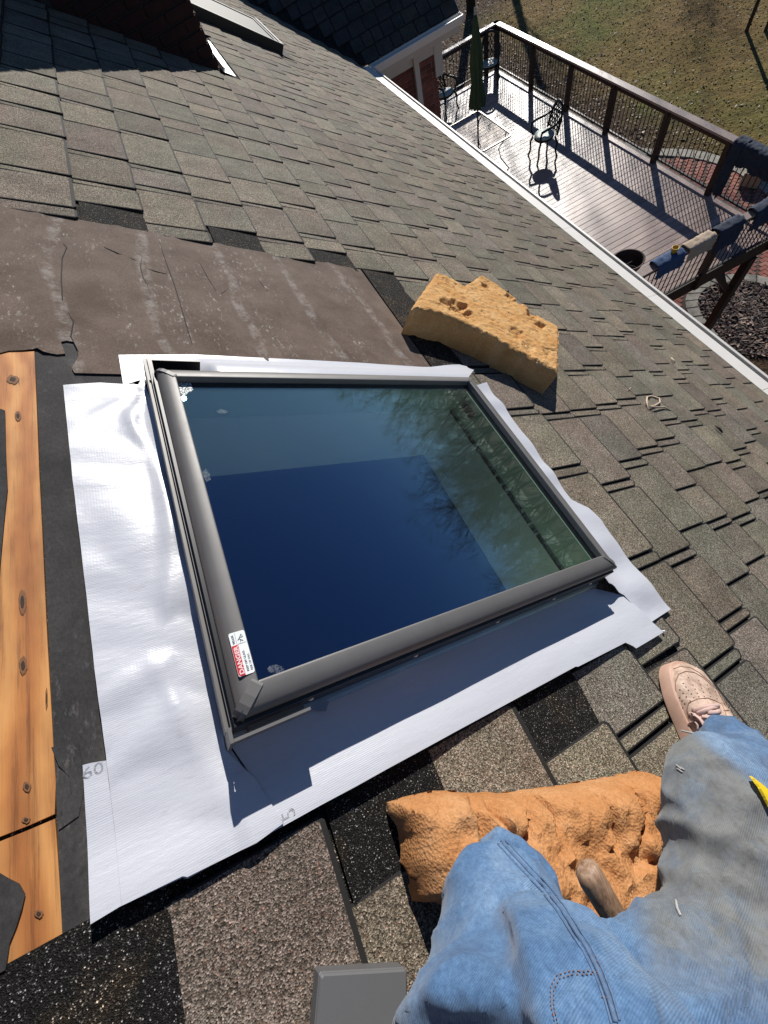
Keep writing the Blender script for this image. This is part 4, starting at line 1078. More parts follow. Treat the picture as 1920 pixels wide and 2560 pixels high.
mb = MB(); mb.tube([(TX0 + .2, TY0 + .3, TZ - .33), (TX1 - .2, TY1 - .3, TZ - .33)], .009, 6); mb.build('stretcher', M_ALU, tb)
# parasol
M_CANV = plain('green_canvas', (.030, .062, .026), .8, var=.25, scale=5)
um = thing('parasol', 'closed green parasol standing through the patio table', 'parasol')
ux_, uy_ = (TX0 + TX1) / 2, (TY0 + TY1) / 2
mb = MB(); mb.tube([(ux_, uy_, DZ + .05), (ux_, uy_, DZ + 2.62)], .019, 10); mb.build('pole', plain('bronze_pole', (.035, .028, .022), .4, .4), um)
mb = MB(); mb.lathe([(.24, 0), (.24, .04), (.12, .07), (.04, .12), (.03, .3), (.02, .3)], 20, Vector((ux_, uy_, DZ)), caps=True); mb.build('base', M_IRON, um)
mb = MB(); nn = 32; rg = []
for z_, r_ in ((1.18, .15), (1.25, .165), (1.4, .14), (1.62, .10), (1.85, .125), (2.1, .115), (2.35, .075), (2.52, .045), (2.6, .03)):
    rg.append([Vector((ux_, uy_, DZ + z_)) + Vector((math.cos(i * math.tau / nn), math.sin(i * math.tau / nn), 0)) * r_ * (1 + .28 * math.cos(i * math.tau / nn * 8 + z_) * min(1, (2.65 - z_))) for i in range(nn)])
mb.loft(rg); mb.build('canopy', M_CANV, um, smooth=True)
mb = MB(); mb.lathe([(.0, 2.70), (.022, 2.69), (.03, 2.66), (.022, 2.62), (.03, 2.60)], 12, Vector((ux_, uy_, DZ)), caps=True); mb.build('finial', plain('finial_grey', (.4, .4, .38), .4), um, smooth=True)
# fire bowl
fb = thing('fire_bowl', 'round dark metal fire bowl on the deck by the near railing', 'bowl')
mb = MB(); mb.lathe([(.15, .12), (.2, .16), (.25, .26), (.27, .36), (.285, .365), (.285, .372), (.262, .37), (.24, .27), (.19, .18), (.0, .15)], 32, Vector((6.42, 5.25, DZ)), caps=False); mb.build('bowl', plain('rusty_iron', (.035, .018, .014), .6, .3, var=.5, scale=14), fb, smooth=True)
for k in range(3):
    a_ = k * math.tau / 3 + .4; mb = MB(); mb.tube([(6.42 + .18 * math.cos(a_), 5.25 + .18 * math.sin(a_), DZ + .18), (6.42 + .23 * math.cos(a_), 5.25 + .23 * math.sin(a_), DZ)], .012, 6); mb.build('leg', M_IRON, fb)
M_LOG = plain('charred_log', (.06, .035, .028), .9, var=.6, scale=30)
for k in range(5):
    a_ = rr.uniform(0, 6.3); x_, y_ = 6.42 + rr.uniform(-.08, .08), 5.25 + rr.uniform(-.08, .08); u = Vector((math.cos(a_), math.sin(a_), .15)) * .11; c_ = Vector((x_, y_, DZ + .2 + k * .012))
    mb = MB(); mb.tube([c_ - u, c_ + u], .02, 7); mb.build('charred_log', M_LOG, fb)
# cup
cu_ = thing('cup', 'small yellow plastic cup standing on the near deck rail', 'cup')
M_YEL = plain('yellow_plastic', (.62, .40, .03), .4)
cc = Vector((6.38, 4.38, DZ + .975)); mb = MB(); mb.lathe([(.0, .002), (.042, .0), (.05, .10), (.056, .105), (.056, .112), (.047, .112), (.04, .012), (.0, .01)], 20, cc); mb.build('cup_body', M_YEL, cu_, smooth=True)
# clothes over the rails
def m_cloth(name, a_, b_):
    t = NT(name); t.set(Base_Color=t.mix(t.noise(9, 4, .6), a_, b_), Roughness=.9); t.bump(t.noise(14, 4, .6), .5, .02); return t.m
M_J1 = m_cloth('blue_denim_cloth', (.02, .045, .11), (.06, .115, .23)); M_J2 = m_cloth('navy_cloth', (.010, .017, .035), (.03, .05, .09)); M_KH = m_cloth('khaki_cloth', (.36, .27, .19), (.52, .42, .32))
def drape(c0, c1, front, back, mat, nm, label, cat, seed, ragged=.06):
    """cloth hung over a rail from c0 to c1 (plan), front drop on the right-hand side"""
    c0 = Vector((*c0, DZ + .975)); c1 = Vector((*c1, DZ + .975)); u = (c1 - c0); L = u.length; u.normalize(); w_ = Vector((u.y, -u.x, 0))
    prof = []; N1 = 12
    for i in range(N1 + 1): prof.append(('f', 1 - i / N1))
    for i in range(1, 5): prof.append(('t', i / 5))
    for i in range(N1 + 1): prof.append(('b', i / N1))
    nx = max(8, int(L / .03)); rows = []
    for i in range(nx + 1):
        k = i / nx; row = []
        fd = front * (1 + ragged * 3 * nz(k * 4, seed)) ; bd = back * (1 + ragged * 3 * nz(k * 4, seed + 5))
        for typ, v in prof:
            wob = .05 * nz(k * L * 13, v * 4 + k, seed) + .03 * nz(k * L * 36, v * 7, seed)
            if typ == 'f': p = c0 + u * (k * L + .03 * v * nz(seed, k)) + w_ * (.088 + abs(wob) + .015 * v) + Vector((0, 0, -fd * v + .006))
            elif typ == 't': p = c0 + u * (k * L) + w_ * (.088 - .176 * v) + Vector((0, 0, .012 + abs(wob) * .9))
            else: p = c0 + u * (k * L) - w_ * (.088 + abs(wob)) + Vector((0, 0, -bd * v + .006))
            row.append(p)
        rows.append(row)
    mb = MB(); mb.loft(rows, closed=False, caps=False)
    o = mb.build(nm, mat, None, smooth=True)
    md = o.modifiers.new('thickness', 'SOLIDIFY'); md.thickness = .008
    return tag(o, label, cat)
drape((6.02, 4.36), (6.52, 4.36), .20, .2, M_J1, 'jeans', 'bright blue jeans draped over the near deck rail under the cup', 'jeans', 1)
drape((6.60, 4.36), (7.08, 4.36), .20, .3, M_KH, 'trousers', 'khaki trousers draped over the near deck rail', 'trousers', 12)
drape((7.14, 4.36), (7.60, 4.36), .34, .3, M_J2, 'jeans', 'navy jeans hung over the near deck rail beside the khaki trousers', 'jeans', 23)
drape((7.80, 4.36), (8.25, 4.36), .3, .3, M_J2, 'jeans', 'dark blue jeans on the near deck rail closest to the corner', 'jeans', 34)
drape((8.93, 5.02), (8.93, 5.80), .3, .30, M_J2, 'jeans', 'crumpled blue jeans thrown over the outer rail at the right edge', 'jeans', 45)
drape((8.93, 5.72), (8.93, 5.95), .3, .85, M_J2, 'jeans', 'dark trouser leg hanging down inside the outer railing', 'jeans', 56)
# wooden planter box on the ground
pb = thing('planter_box', 'small open wooden box on the patio beyond the outer railing', 'box')
pc = gp((1760 + 1430 * .09644, 320 + 1060 * .09644), .3)
M_PINE = plain('pale_pine', (.42, .33, .21), .7, var=.2, scale=10)
for lo, hi in (((-.3, -.22, 0), (.3, -.195, .3)), ((-.3, .195, 0), (.3, .22, .3)), ((-.3, -.194, 0), (-.275, .194, .3)), ((.275, -.194, 0), (.3, .194, .3)), ((-.274, -.194, .02), (.274, .194, .045))):
    mb = MB(); mb.box(lo, hi, lambda x, y, z: Vector((pc.x + x * .9 - y * .4, pc.y + x * .4 + y * .9, GZ + .03 + z))); mb.build('side_board', M_PINE, pb)
# ------------------------------------------------------------------ poles on the lawn
def pole(px_, label, h=4.2):
    b_ = gp(px_); mb = MB(); mb.tube([b_ + Vector((0, 0, -.2)), b_ + Vector((0, 0, h))], .055, 8); o = mb.build('post', M_DARKW)
    tag(o, label, 'post')
pole((1866, 78), 'tall dark wooden post on the lawn, the full one at upper right')
pole((1914, 76), 'dark wooden post on the lawn cut by the right picture edge')

# ------------------------------------------------------------------ bare trees
M_BARK = plain('bark', (.034, .027, .020), .9, var=.5, scale=9)
def bare_tree(seed, H, spread, name, label, group, loc, levels=4, wood=1.):
    rr = random.Random(seed); tr = MB(); br = MB()
    def limb(p, d_, L, r_, lv):
        pts = [p]; rs = [r_]; n = 5 if lv < 2 else 3
        q = p.copy(); dd = d_.copy()
        for i in range(n):
            dd = (dd + Vector((rr.uniform(-1, 1), rr.uniform(-1, 1), rr.uniform(-.3, .7))) * (.10 if lv == 0 else .22)).normalized()
            q = q + dd * (L / n); pts.append(q); rs.append(max(r_ * (1 - (i + 1) / n * (.65 if lv < levels else .9)), .006))
        (tr if lv == 0 else br).tube(pts, rs, 8 if lv == 0 else (5 if lv < 2 else 3), caps=lv < 2)
        if lv >= levels: return
        kids = (11, 7, 6, 5, 4)[lv]
        for k in range(kids):
            t_ = rr.uniform(.32 if lv == 0 else .2, 1.); i = min(int(t_ * n), n - 1); s_ = pts[i] + (pts[i + 1] - pts[i]) * (t_ * n - i)
            ax = Vector((rr.uniform(-1, 1), rr.uniform(-1, 1), rr.uniform(-.2, .6))).normalized()
            base = (pts[i + 1] - pts[i]).normalized(); nd = (base * rr.uniform(.5, 1.) + ax * rr.uniform(.5, .95) * spread).normalized()
            limb(s_, nd, L * rr.uniform(.38, .62), max(rs[i] * rr.uniform(.34, .5), .006), lv + 1)
    limb(Vector((0, 0, 0)), Vector((0, 0, 1)), H * .78, H * .018 * wood, 0)
    t = thing(name, label, 'tree', group=group)
    tr.build('trunk', M_BARK, t, smooth=True, fix=False); br.build('crown', M_BARK, t, fix=False)
    t.location = loc
    return t
t0 = gp((1178, 26))
bare_tree(3, 12, .95, 'bare_tree', 'bare dark tree just past the wing roof, trunk showing at the top edge', None, t0)
bare_tree(9, 13, .9, 'bare_tree', 'bare tree beyond the lawn whose branch shadows fall on the grass', None, Vector((19.5, 30.5, GZ)))
protos = [bare_tree(20 + i, 14.0, .9, 'bare_tree', 'bare tall tree in the tree line mirrored in the skylight glass', 'tree line mirrored in the skylight', Vector((0, 0, GZ)), 4, .8) for i in range(4)]
rr = random.Random(77); first = [True] * 4; k = 0
az = 40.
while az < 92:
    i = k % 4; d_ = 62 + rr.uniform(-9, 9); k += 1
    loc = Vector((math.sin(R(az)) * d_, math.cos(R(az)) * d_, GZ - .2))
    t = protos[i] if first[i] else copy_tree(protos[i])
    first[i] = False
    sc_ = rr.uniform(.86, 1.12) * (1 + .05 * math.sin(az * .3))
    t.location = loc; t.rotation_euler = (0, 0, rr.uniform(0, 6.3)); t.scale = (sc_, sc_, sc_)
    az += rr.uniform(.95, 1.5)

# undergrowth below the tree line: thin bare stems that read as one mass
mb = MB(); rb = random.Random(5)
for i in range(5200):
    az = R(rb.uniform(38, 95)); d_ = rb.uniform(60, 76); h_ = rb.uniform(1.2, 6.0) * rb.uniform(.6, 1.15)
    b_ = Vector((math.sin(az) * d_, math.cos(az) * d_, GZ - .1)); l1 = Vector((rb.uniform(-.5, .5), rb.uniform(-.5, .5), h_ * .55)); l2 = Vector((rb.uniform(-.9, .9), rb.uniform(-.9, .9), h_ * .45))
    mb.tube([b_, b_ + l1, b_ + l1 + l2], [.035, .025, .008], 3, caps=False)
tag(mb.build('brush', M_BARK, fix=False), 'dark bare undergrowth below the mirrored tree line', 'brush', kind='stuff')
# ------------------------------------------------------------------ person kneeling in the foreground
def m_denim():
    t = NT('worn_denim')
    tw = t.wave(190, t.map((1, 1, 1), (.3, .5, .9)), .8, 2, 2)
    base = t.ramp(t.noise(7, 5, .65), [(.3, (.045, .10, .205)), (.5, (.085, .165, .30)), (.7, (.17, .26, .39))])
    c = t.mix(.4, base, t.ramp(tw, [(.2, (.72, .76, .82)), (.8, (1.15, 1.13, 1.1))]), 'MULTIPLY')
    fl = t.noise(170, 5, .85); c = t.mix(.75, c, t.ramp(fl, [(.32, (.6, .63, .68)), (.66, (1.55, 1.5, 1.42))]), 'MULTIPLY')
    # grime ground into the right thigh and knee
    at = t.attr('dirt', 'Fac')
    g = t.math('MULTIPLY', at, t.ramp(t.noise(15, 6, .7), [(.2, (.45, .45, .45)), (.55, (1, 1, 1))]))
    grime = t.mix(t.ramp(t.noise(40, 6, .8), [(.42, (0, 0, 0)), (.75, (1, 1, 1))]), (.20, .20, .185), (.085, .078, .066))
    c = t.mix(g, c, grime)
    t.set(Base_Color=c, Roughness=.95, Specular_IOR_Level=.15, Sheen_Weight=.15); t.bump(t.math('ADD', tw, t.math('MULTIPLY', fl, .8)), .4, .0008); return t.m
M_DENIM = m_denim()
def pxh(x, y, h): return RW(*roof_at(x, y, h), h)
def leg(mb, spec, n=18):
    pts = [pxh(x, y, h) for x, y, h, r_ in spec]; mb.tube(pts, [r_ for *_, r_ in spec], n)
mb = MB()
# kneeling left leg: knee on the foam, thigh coming back
leg(mb, [(1240, 2118, .150, .012), (1238, 2140, .150, .036), (1240, 2175, .155, .052), (1258, 2250, .165, .068), (1258, 2340, .182, .068), (1266, 2440, .20, .073), (1295, 2540, .225, .083), (1310, 2680, .25, .096), (1300, 2860, .27, .11)])
leg(mb, [(1240, 2150, .13, .045), (1270, 2220, .115, .055), (1330, 2330, .10, .05), (1400, 2480, .085, .042)])
# right leg: thigh, knee, shin down to the shoe
leg(mb, [(1805, 1880, .262, .028), (1797, 1915, .262, .048), (1797, 1965, .268, .061), (1818, 2050, .275, .069), (1846, 2150, .28, .068), (1868, 2260, .28, .071), (1880, 2380, .28, .077), (1860, 2520, .28, .088), (1740, 2700, .28, .10), (1560, 2880, .28, .11)])
leg(mb, [(1805, 1960, .25, .058), (1868, 1965, .19, .060), (1875, 1915, .125, .058), (1822, 1858, .085, .052), (1812, 1850, .075, .05)])
# seat joining the thighs
leg(mb, [(1360, 2720, .22, .088), (1500, 2730, .235, .09), (1660, 2720, .25, .088)])
leg(mb, [(1300, 2900, .28, .13), (1400, 2920, .29, .135), (1500, 2900, .28, .13)])
raw = mb.build('raw', M_DENIM)
md = raw.modifiers.new('r', 'REMESH'); md.mode = 'VOXEL'; md.voxel_size = .006; md.use_smooth_shade = True
sm_ = raw.modifiers.new('s', 'SMOOTH'); sm_.iterations = 9; sm_.factor = .6
bpy.context.view_layer.update()
me = bpy.data.meshes.new_from_object(raw.evaluated_get(bpy.context.evaluated_depsgraph_get())); bpy.data.objects.remove(raw)
me.name = 'jeans'
# folds: ridges running across the thighs, gathered at the crotch
crot = pxh(1575, 2400, .24); kneeR = pxh(1797, 1950, .27)
dirt = []
nrm = [v.normal.copy() for v in me.vertices]
for v, n_ in zip(me.vertices, nrm):
    p = v.co; q = to_px(p) or (0, 0)
    d = (p - crot).length; th = math.atan2((p - crot).dot(A), (p - crot).dot(D))
    sn = math.sin(th * 12 + 2.2 * nz(p.x * 9, p.y * 9, p.z * 9)); f = .006 * (abs(sn) ** .6 * (1 if sn > 0 else -.35)) * math.exp(-((d - .11) / .085) ** 2)
    w1 = Vector((p.x * 11, p.y * 19, p.z * 11)); f += .0024 * noise.noise(w1)
    w2 = Vector((p.x * 30, p.y * 48, p.z * 30)); f += .0016 * noise.noise(w2); rg_ = 1 - abs(noise.noise(Vector((p.x * 13 + 3, p.y * 26, p.z * 13)))); f += .0062 * rg_ ** 6
    # creases behind the right knee
    if q[0] > 1600 and q[1] < 2300:
        f += .0034 * math.sin((q[1] - .35 * q[0]) / 19 + 2 * nz(q[0] / 90, q[1] / 90)) * sm(1980, 2080, q[1]) * sm(2300, 2200, q[1])
    v.co = p + n_ * f
    right = sm(1560, 1660, q[0]) * sm(2600, 2300, q[1] - .3 * (q[0] - 1700))
    k = right * (1 - .85 * sm(0, 60, (q[0] - 1745) - (q[1] - 1870) * 1.25) * sm(2030, 1960, q[1])) * .92
    k = max(k, .5 * sm(1110, 1050, q[0] - (2300 - q[1]) * .25) * sm(2150, 2300, q[1]))
    dirt.append(max(0, min(1, k)))
at = me.attributes.new('dirt', 'FLOAT', 'POINT'); at.data.foreach_set('value', dirt)
me.materials.clear(); me.materials.append(M_DENIM)
me.polygons.foreach_set('use_smooth', [True] * len(me.polygons)); me.update()
person = thing('person', 'person in dirty blue jeans kneeling on foam, one tan sneaker planted ahead', 'person')
jeans = bpy.data.objects.new('jeans', me); COL.objects.link(jeans); jeans.parent = person
bv = BVHTree.FromPolygons([v.co for v in me.vertices], [tuple(p.vertices) for p in me.polygons])
def cast(b, x, y):
    h = b.ray_cast(CAM, ray(x, y).normalized()); return (h[0], h[1]) if h[0] else (None, None)
def on(b, pts, step=6, lift=.001):
    out = []
    for i in range(len(pts) - 1):
        (x0, y0), (x1, y1) = pts[i], pts[i + 1]; n = max(1, int(math.hypot(x1 - x0, y1 - y0) / step))
        for k in range(n + (1 if i == len(pts) - 2 else 0)):
            c, nn = cast(b, x0 + (x1 - x0) * k / n, y0 + (y1 - y0) * k / n)
            if c: out.append(c + nn * lift)
    return out
M_SEAM = plain('denim_seam', (.10, .165, .28), .95, var=.6, scale=260)
M_THREAD = plain('rust_thread', (.20, .10, .06), .9); M_WTHREAD = plain('pale_thread', (.42, .42, .40), .9)
def seam(pts, r_, mat, nm='seam', lift=.0004):
    q = on(bv, pts, 6, lift)
    if len(q) > 2:
        mb = MB(); mb.tube(q, r_, 5); mb.build(nm, mat, person, smooth=True)
sp = [kz(*p) for p in ((690, 212), (735, 262), (790, 320), (850, 385), (905, 455), (950, 525), (1000, 600), (1045, 690), (1080, 780), (1105, 870))]
seam(sp, .0019, M_SEAM); seam([(x + 10, y - 5) for x, y in sp], .0009, M_SEAM); seam([(x - 10, y + 5) for x, y in sp], .0009, M_SEAM)
def stitch(pts, mat, on_=3, off=2):
    q = on(bv, pts, 2.2, .0009); i = 0
    mb = MB()
    while i + on_ < len(q): mb.tube(q[i:i + on_], .0004, 4); i += on_ + off
    if mb.f: tag(mb.build('stitching', mat, person), kind='stuff')
pk = [kz(*p) for p in ((880, 860), (868, 800), (868, 740), (890, 700), (940, 685), (1000, 682), (1050, 690))]
stitch(pk, M_THREAD); stitch([(x + 8, y + 8) for x, y in pk], M_THREAD)
stitch([kz(*p) for p in ((1030, 630), (1050, 690), (1068, 740), (1080, 785), (1040, 775))], M_THREAD)
stitch([(x - 9, y + 4) for x, y in sp], M_SEAM, 3, 3)
# frayed hole with white threads near the knee
for pts in (((1698, 1905), (1706, 1912)), ((1692, 1913), (1704, 1924)), ((1700, 1918), (1712, 1926)), ((1690, 1905), (1700, 1900)), ((1694, 1922), (1708, 1932))):
    seam(pts, .0009, M_WTHREAD, 'frayed_thread', .001)
c0, n0 = cast(bv, 1695, 2268)
if c0:
    mb = MB(); mb.tube(on(bv, [(1690, 2252), (1694, 2270), (1703, 2290)], 4, .0006), .0011, 5); mb.build('bare_patch', M_WTHREAD, person)
# shirt hem
M_SHIRT = plain('beige_shirt', (.36, .31, .25), .95, var=.18, scale=50, bump=.3, bscale=300)
# yellow strap end hanging at the right edge
M_STRAP = plain('yellow_strap', (.80, .58, .02), .5)
q = on(bv, [(1876, 1950), (1890, 1962), (1904, 1980), (1915, 2004), (1930, 2030)], 5, .004)
if len(q) > 2:
    mb = MB(); sd_ = (D * .5 - A * .8).normalized()
    mb.loft([[p - sd_ * (.003 + .006 * min(1, i / 4)), p + sd_ * (.003 + .006 * min(1, i / 4)), p + sd_ * (.003 + .006 * min(1, i / 4)) + N * .003, p - sd_ * (.003 + .006 * min(1, i / 4)) + N * .003] for i, p in enumerate(q)]); mb.build('strap', M_STRAP, person)
# ------------------------------------------------------------------ shoe
toe = Vector(roof_at(1713, 1663, .045)); mid_ = Vector(roof_at(1795, 1835, .06)); ax = (toe - mid_).normalized(); ay = Vector((-ax.y, ax.x))
SL_ = .30
def SH(x, y, z):
    p = toe + ax * (x - SL_) + ay * y; return RW(p.x, p.y, .0185 + z)
def m_leather():
    t = NT('tan_leather'); c = t.ramp(t.noise(18, 5, .65), [(.3, (.46, .33, .25)), (.5, (.62, .45, .35)), (.75, (.69, .53, .42))])
    c = t.mix(.8, c, t.ramp(t.noise(34, 6, .75), [(.38, (.5, .46, .43)), (.56, (1.05, 1.05, 1.05))]), 'MULTIPLY'); t.set(Base_Color=c, Roughness=.65); t.bump(t.math('ADD', t.noise(420, 3, .6), t.math('MULTIPLY', t.noise(45, 4, .6), 3)), .3, .001); return t.m
M_LEA = m_leather(); M_SOLE = plain('tan_rubber', (.56, .36, .27), .6, var=.12, scale=60, bump=.25, bscale=420)
WID = [(x, w_ * 1.09, h_) for x, w_, h_ in [(0, .030, .072), (.02, .038, .085), (.06, .042, .096), (.11, .043, .098), (.15, .047, .090), (.19, .0535, .073), (.22, .056, .062), (.25, .054, .055), (.275, .0465, .050), (.29, .035, .045), (.298, .020, .038)]]
def smooth_prof(P_, m=3):
    out = []
    for i in range(len(P_) - 1):
        p0, p1, p2, p3 = P_[max(i - 1, 0)], P_[i], P_[i + 1], P_[min(i + 2, len(P_) - 1)]
        for k in range(m):
            t = k / m; out.append(tuple(.5 * (2 * b + (c - a) * t + (2 * a - 5 * b + 4 * c - d) * t * t + (-a + 3 * b - 3 * c + d) * t ** 3) for a, b, c, d in zip(p0, p1, p2, p3)))
    return out + [P_[-1]]
WID = smooth_prof(WID)
OFF = lambda x: .006 * math.sin(x / SL_ * 3.1)
n = 28
mb = MB(); rings = []
for x, w_, h_ in WID:
    rg = []
    for i in range(n):
        k = i / (n - 1) * math.pi; cx_, sx_ = math.cos(k), math.sin(k); y_ = math.copysign(abs(cx_) ** .75, cx_) * w_; z_ = .024 + (h_ - .024) * sx_ ** .8
        z_ += .0014 * math.sin(x * 260) * sx_ * sm(.15, .19, x) * sm(.25, .22, x)
        rg.append(SH(x, y_ + OFF(x), z_))
    rg.append(SH(x, w_ * .5 * -1 + OFF(x), .02)); rg.append(SH(x, w_ * .5 + OFF(x), .02))
    rings.append(rg)
mb.loft(rings); upper = mb.build('shoe', M_LEA, person, smooth=True, angle=50)
def sole(nm, o, z0, z1, mat):
    mb = MB(); pts = [(x, w_ + o) for x, w_, h_ in WID]; lo = [(x + (o if x > .25 else 0), -w_ + OFF(x)) for x, w_ in pts]; hi = [(x + (o if x > .25 else 0), w_ + OFF(x)) for x, w_ in pts]
    out = [(-o, -.015), *lo, (SL_ + o + .002, .006), *reversed(hi), (-o, .015)]
    mb.loft([[SH(x, y, z) for x, y in out] for z in (z0, z1 - .003)] + [[SH(x * .992 + .001, y * .97, z1) for x, y in out]]); return mb.build(nm, mat, upper, smooth=True, angle=55)
sole('sole', .0055, 0, .030, M_SOLE); 
bs = BVHTree.FromPolygons([v.co for v in upper.data.vertices], [tuple(p.vertices) for p in upper.data.polygons])
z6 = lambda x, y: (1600 + x * .1929, 1600 + y * .1929)
M_STIT = plain('shoe_seam', (.33, .19, .13), .8)
for pts in (((400, 800), (350, 620), (350, 480), (410, 385), (520, 345), (640, 355), (760, 420), (900, 540), (1050, 680)), ((560, 1000), (490, 860), (465, 690), (460, 540), (500, 445), (590, 405), (700, 420), (820, 490), (930, 590), (1060, 700), (1165, 850), (1150, 910), (1080, 915)), ((640, 1000), (610, 900), (630, 815), (740, 765), (870, 750), (970, 785), (1050, 830)), ((1060, 830), (1110, 960), (1140, 1060), (1165, 1160)), ((1140, 1045), (1220, 1070), (1290, 1150))):
    q = on(bs, [z6(*p) for p in pts], 3, .0003)
    if len(q) > 2: mb = MB(); mb.tube(q, .0011, 5); mb.build('seam', M_STIT, upper, smooth=True)
for x, y in ((625, 487), (760, 525), (560, 565), (685, 583), (787, 580), (872, 585), (595, 610), (518, 645), (630, 655), (713, 637), (800, 627), (888, 635), (978, 668), (560, 690), (665, 700), (743, 690), (820, 678), (906, 686), (990, 714), (515, 748), (600, 738), (697, 748), (762, 737), (830, 730), (910, 732), (995, 760), (545, 790), (580, 828), (1060, 772), (650, 790), (555, 880)):
    c, nn = cast(bs, *z6(x, y))
    if c:
        t1 = nn.orthogonal().normalized(); t2 = nn.cross(t1); mb = MB(); mb.add([c + nn * .0004 + (t1 * math.cos(i) + t2 * math.sin(i)) * .0014 for i in [j * math.tau / 7 for j in range(7)]], [tuple(range(7))]); mb.build('perforation', M_ASPH, upper, fix=False)
M_LACE = plain('lace', (.60, .42, .37), .9, var=.15, scale=300)
def lace(pts, w_=.0042, h=.003, lift=.002):
    q = on(bs, [z6(*p) for p in pts], 4, lift)
    if len(q) < 3: return
    n_ = len(q); mb = MB(); rg = []
    for i, p in enumerate(q):
        t = (q[min(i + 1, n_ - 1)] - q[max(i - 1, 0)]).normalized(); sd_ = t.cross(N).normalized(); b_ = N * (.004 * math.sin(i / (n_ - 1) * math.pi))
        rg.append([p + b_ - sd_ * w_, p + b_ + N * .0022 - sd_ * w_ * .5, p + b_ + N * .0022 + sd_ * w_ * .5, p + b_ + sd_ * w_])
    mb.loft(rg); mb.build('lace', M_LACE, upper, smooth=True)
lace(((680, 912), (760, 900), (840, 872), (960, 855), (1010, 850))); lace(((735, 965), (820, 925), (920, 890), (985, 870))); lace(((800, 990), (900, 1010), (1070, 1040))); lace(((870, 950), (960, 950), (1030, 925))); lace(((850, 1060), (950, 1070), (1080, 1110))); lace(((900, 1120), (980, 1120), (1040, 1140)))
lace(((650, 980), (700, 970), (760, 1030), (820, 1110), (860, 1160)), .006); lace(((640, 1090), (700, 1060), (740, 1110), (760, 1170)), .0045)
q = [pxh(1600 + x * .1929, 1600 + y * .1929, .06) for x, y in ((530, 1172), (600, 1190), (680, 1205), (760, 1215))]
mb = MB(); mb.tube(q, .002, 6); mb.build('lace_tip', M_WTHREAD, upper)
# ------------------------------------------------------------------ hammer lying between the legs
ham = thing('hammer', 'wooden-handled hammer lying on the foam between the legs', 'hammer')
def m_handle():
    t = NT('hickory_handle'); v = t.tc.outputs['Object']
    c = t.ramp(t.noise(40, 5, .7, t.map((6, 1.2, 6))), [(.3, (.16, .09, .055)), (.5, (.30, .185, .115)), (.7, (.44, .31, .22))]); t.set(Base_Color=c, Roughness=.5); t.bump(t.noise(90, 4, .7, t.map((6, 1, 6))), .3, .001); return t.m
p0_, p1_ = pxh(1462, 2168, .185), pxh(1592, 2385, .155); u = (p1_ - p0_).normalized()
x_ = u.cross(N).normalized(); y_ = u.cross(x_)
mb = MB(); rings = []
for d_, rx, ry in ((0, .010, .008), (.003, .0155, .013), (.012, .0175, .0145), (.05, .0165, .0135), (.10, .0145, .012), (.16, .0135, .011), (.25, .013, .010)):
    rings.append([p0_ + u * d_ + x_ * rx * math.cos(i * math.tau / 14) + y_ * ry * math.sin(i * math.tau / 14) for i in range(14)])
mb.loft(rings); mb.build('handle', m_handle(), ham, smooth=True)
hd = p0_ + u * .255; mb = MB(); mb.tube([hd - x_ * .045, hd - x_ * .012, hd + x_ * .02, hd + x_ * .05], [.014, .012, .010, .005], 10); mb.build('hammer_head', M_SCREW, ham, smooth=True)

# ------------------------------------------------------------------ upper body behind the camera
UPV = Vector((0, 0, 1)); LR = Vector((1, 0, 0)); HB = RW(.19, -.435, .27)
def BP(x, y, z): return HB + LR * x + A * y + UPV * z        # x to the person's right, y forward, z up
def solid(name, mbs, mat, parent, vox=.007, it=5):
    o = mbs.build('raw', mat); md = o.modifiers.new('r', 'REMESH'); md.mode = 'VOXEL'; md.voxel_size = vox; md.use_smooth_shade = True
    s_ = o.modifiers.new('s', 'SMOOTH'); s_.iterations = it; s_.factor = .5
    bpy.context.view_layer.update()
    me = bpy.data.meshes.new_from_object(o.evaluated_get(bpy.context.evaluated_depsgraph_get())); bpy.data.objects.remove(o)
    me.name = name; me.materials.clear(); me.materials.append(mat); me.polygons.foreach_set('use_smooth', [True] * len(me.polygons))
    o = bpy.data.objects.new(name, me); COL.objects.link(o); o.parent = parent; return o
def oval(mbs, spec, n=22):
    mbs.loft([[BP(cx + rx * math.cos(i * math.tau / n), cy + ry * math.sin(i * math.tau / n), z) for i in range(n)] for z, cx, cy, rx, ry in spec])
M_SKIN = plain('skin', (.52, .32, .24), .55, var=.08, scale=40)
SHR, SHL = BP(.17, 0, .43), BP(-.17, 0, .43)
HR, HL = RW(.095, -.065, .745), RW(-.105, -.065, .74)
ER, EL = RW(.17, -.30, .57), RW(-.20, -.29, .45)
bd = MB()
oval(bd, [(.02, 0, 0, .13, .10), (.2, 0, 0, .13, .095), (.36, 0, -.01, .15, .10), (.45, 0, -.01, .12, .08), (.49, 0, 0, .058, .055), (.57, 0, .02, .054, .056), (.62, 0, .035, .058, .075), (.66, 0, .03, .068, .09), (.72, 0, .02, .075, .098), (.77, 0, .015, .074, .096), (.81, 0, .01, .058, .078), (.835, 0, .01, .03, .04)])
bd.tube([BP(0, .115, .715), BP(0, .128, .685), BP(0, .132, .672), BP(0, .118, .662)], [.009, .012, .013, .01], 8)           # nose
for sx in (-1, 1): bd.tube([BP(sx * .073, .01, .72), BP(sx * .082, .0, .70), BP(sx * .078, .008, .672)], [.012, .013, .009], 8)   # ears
bd.tube([BP(-.02, .112, .643), BP(0, .118, .642), BP(.02, .112, .643)], .0075, 8)                                       # lips
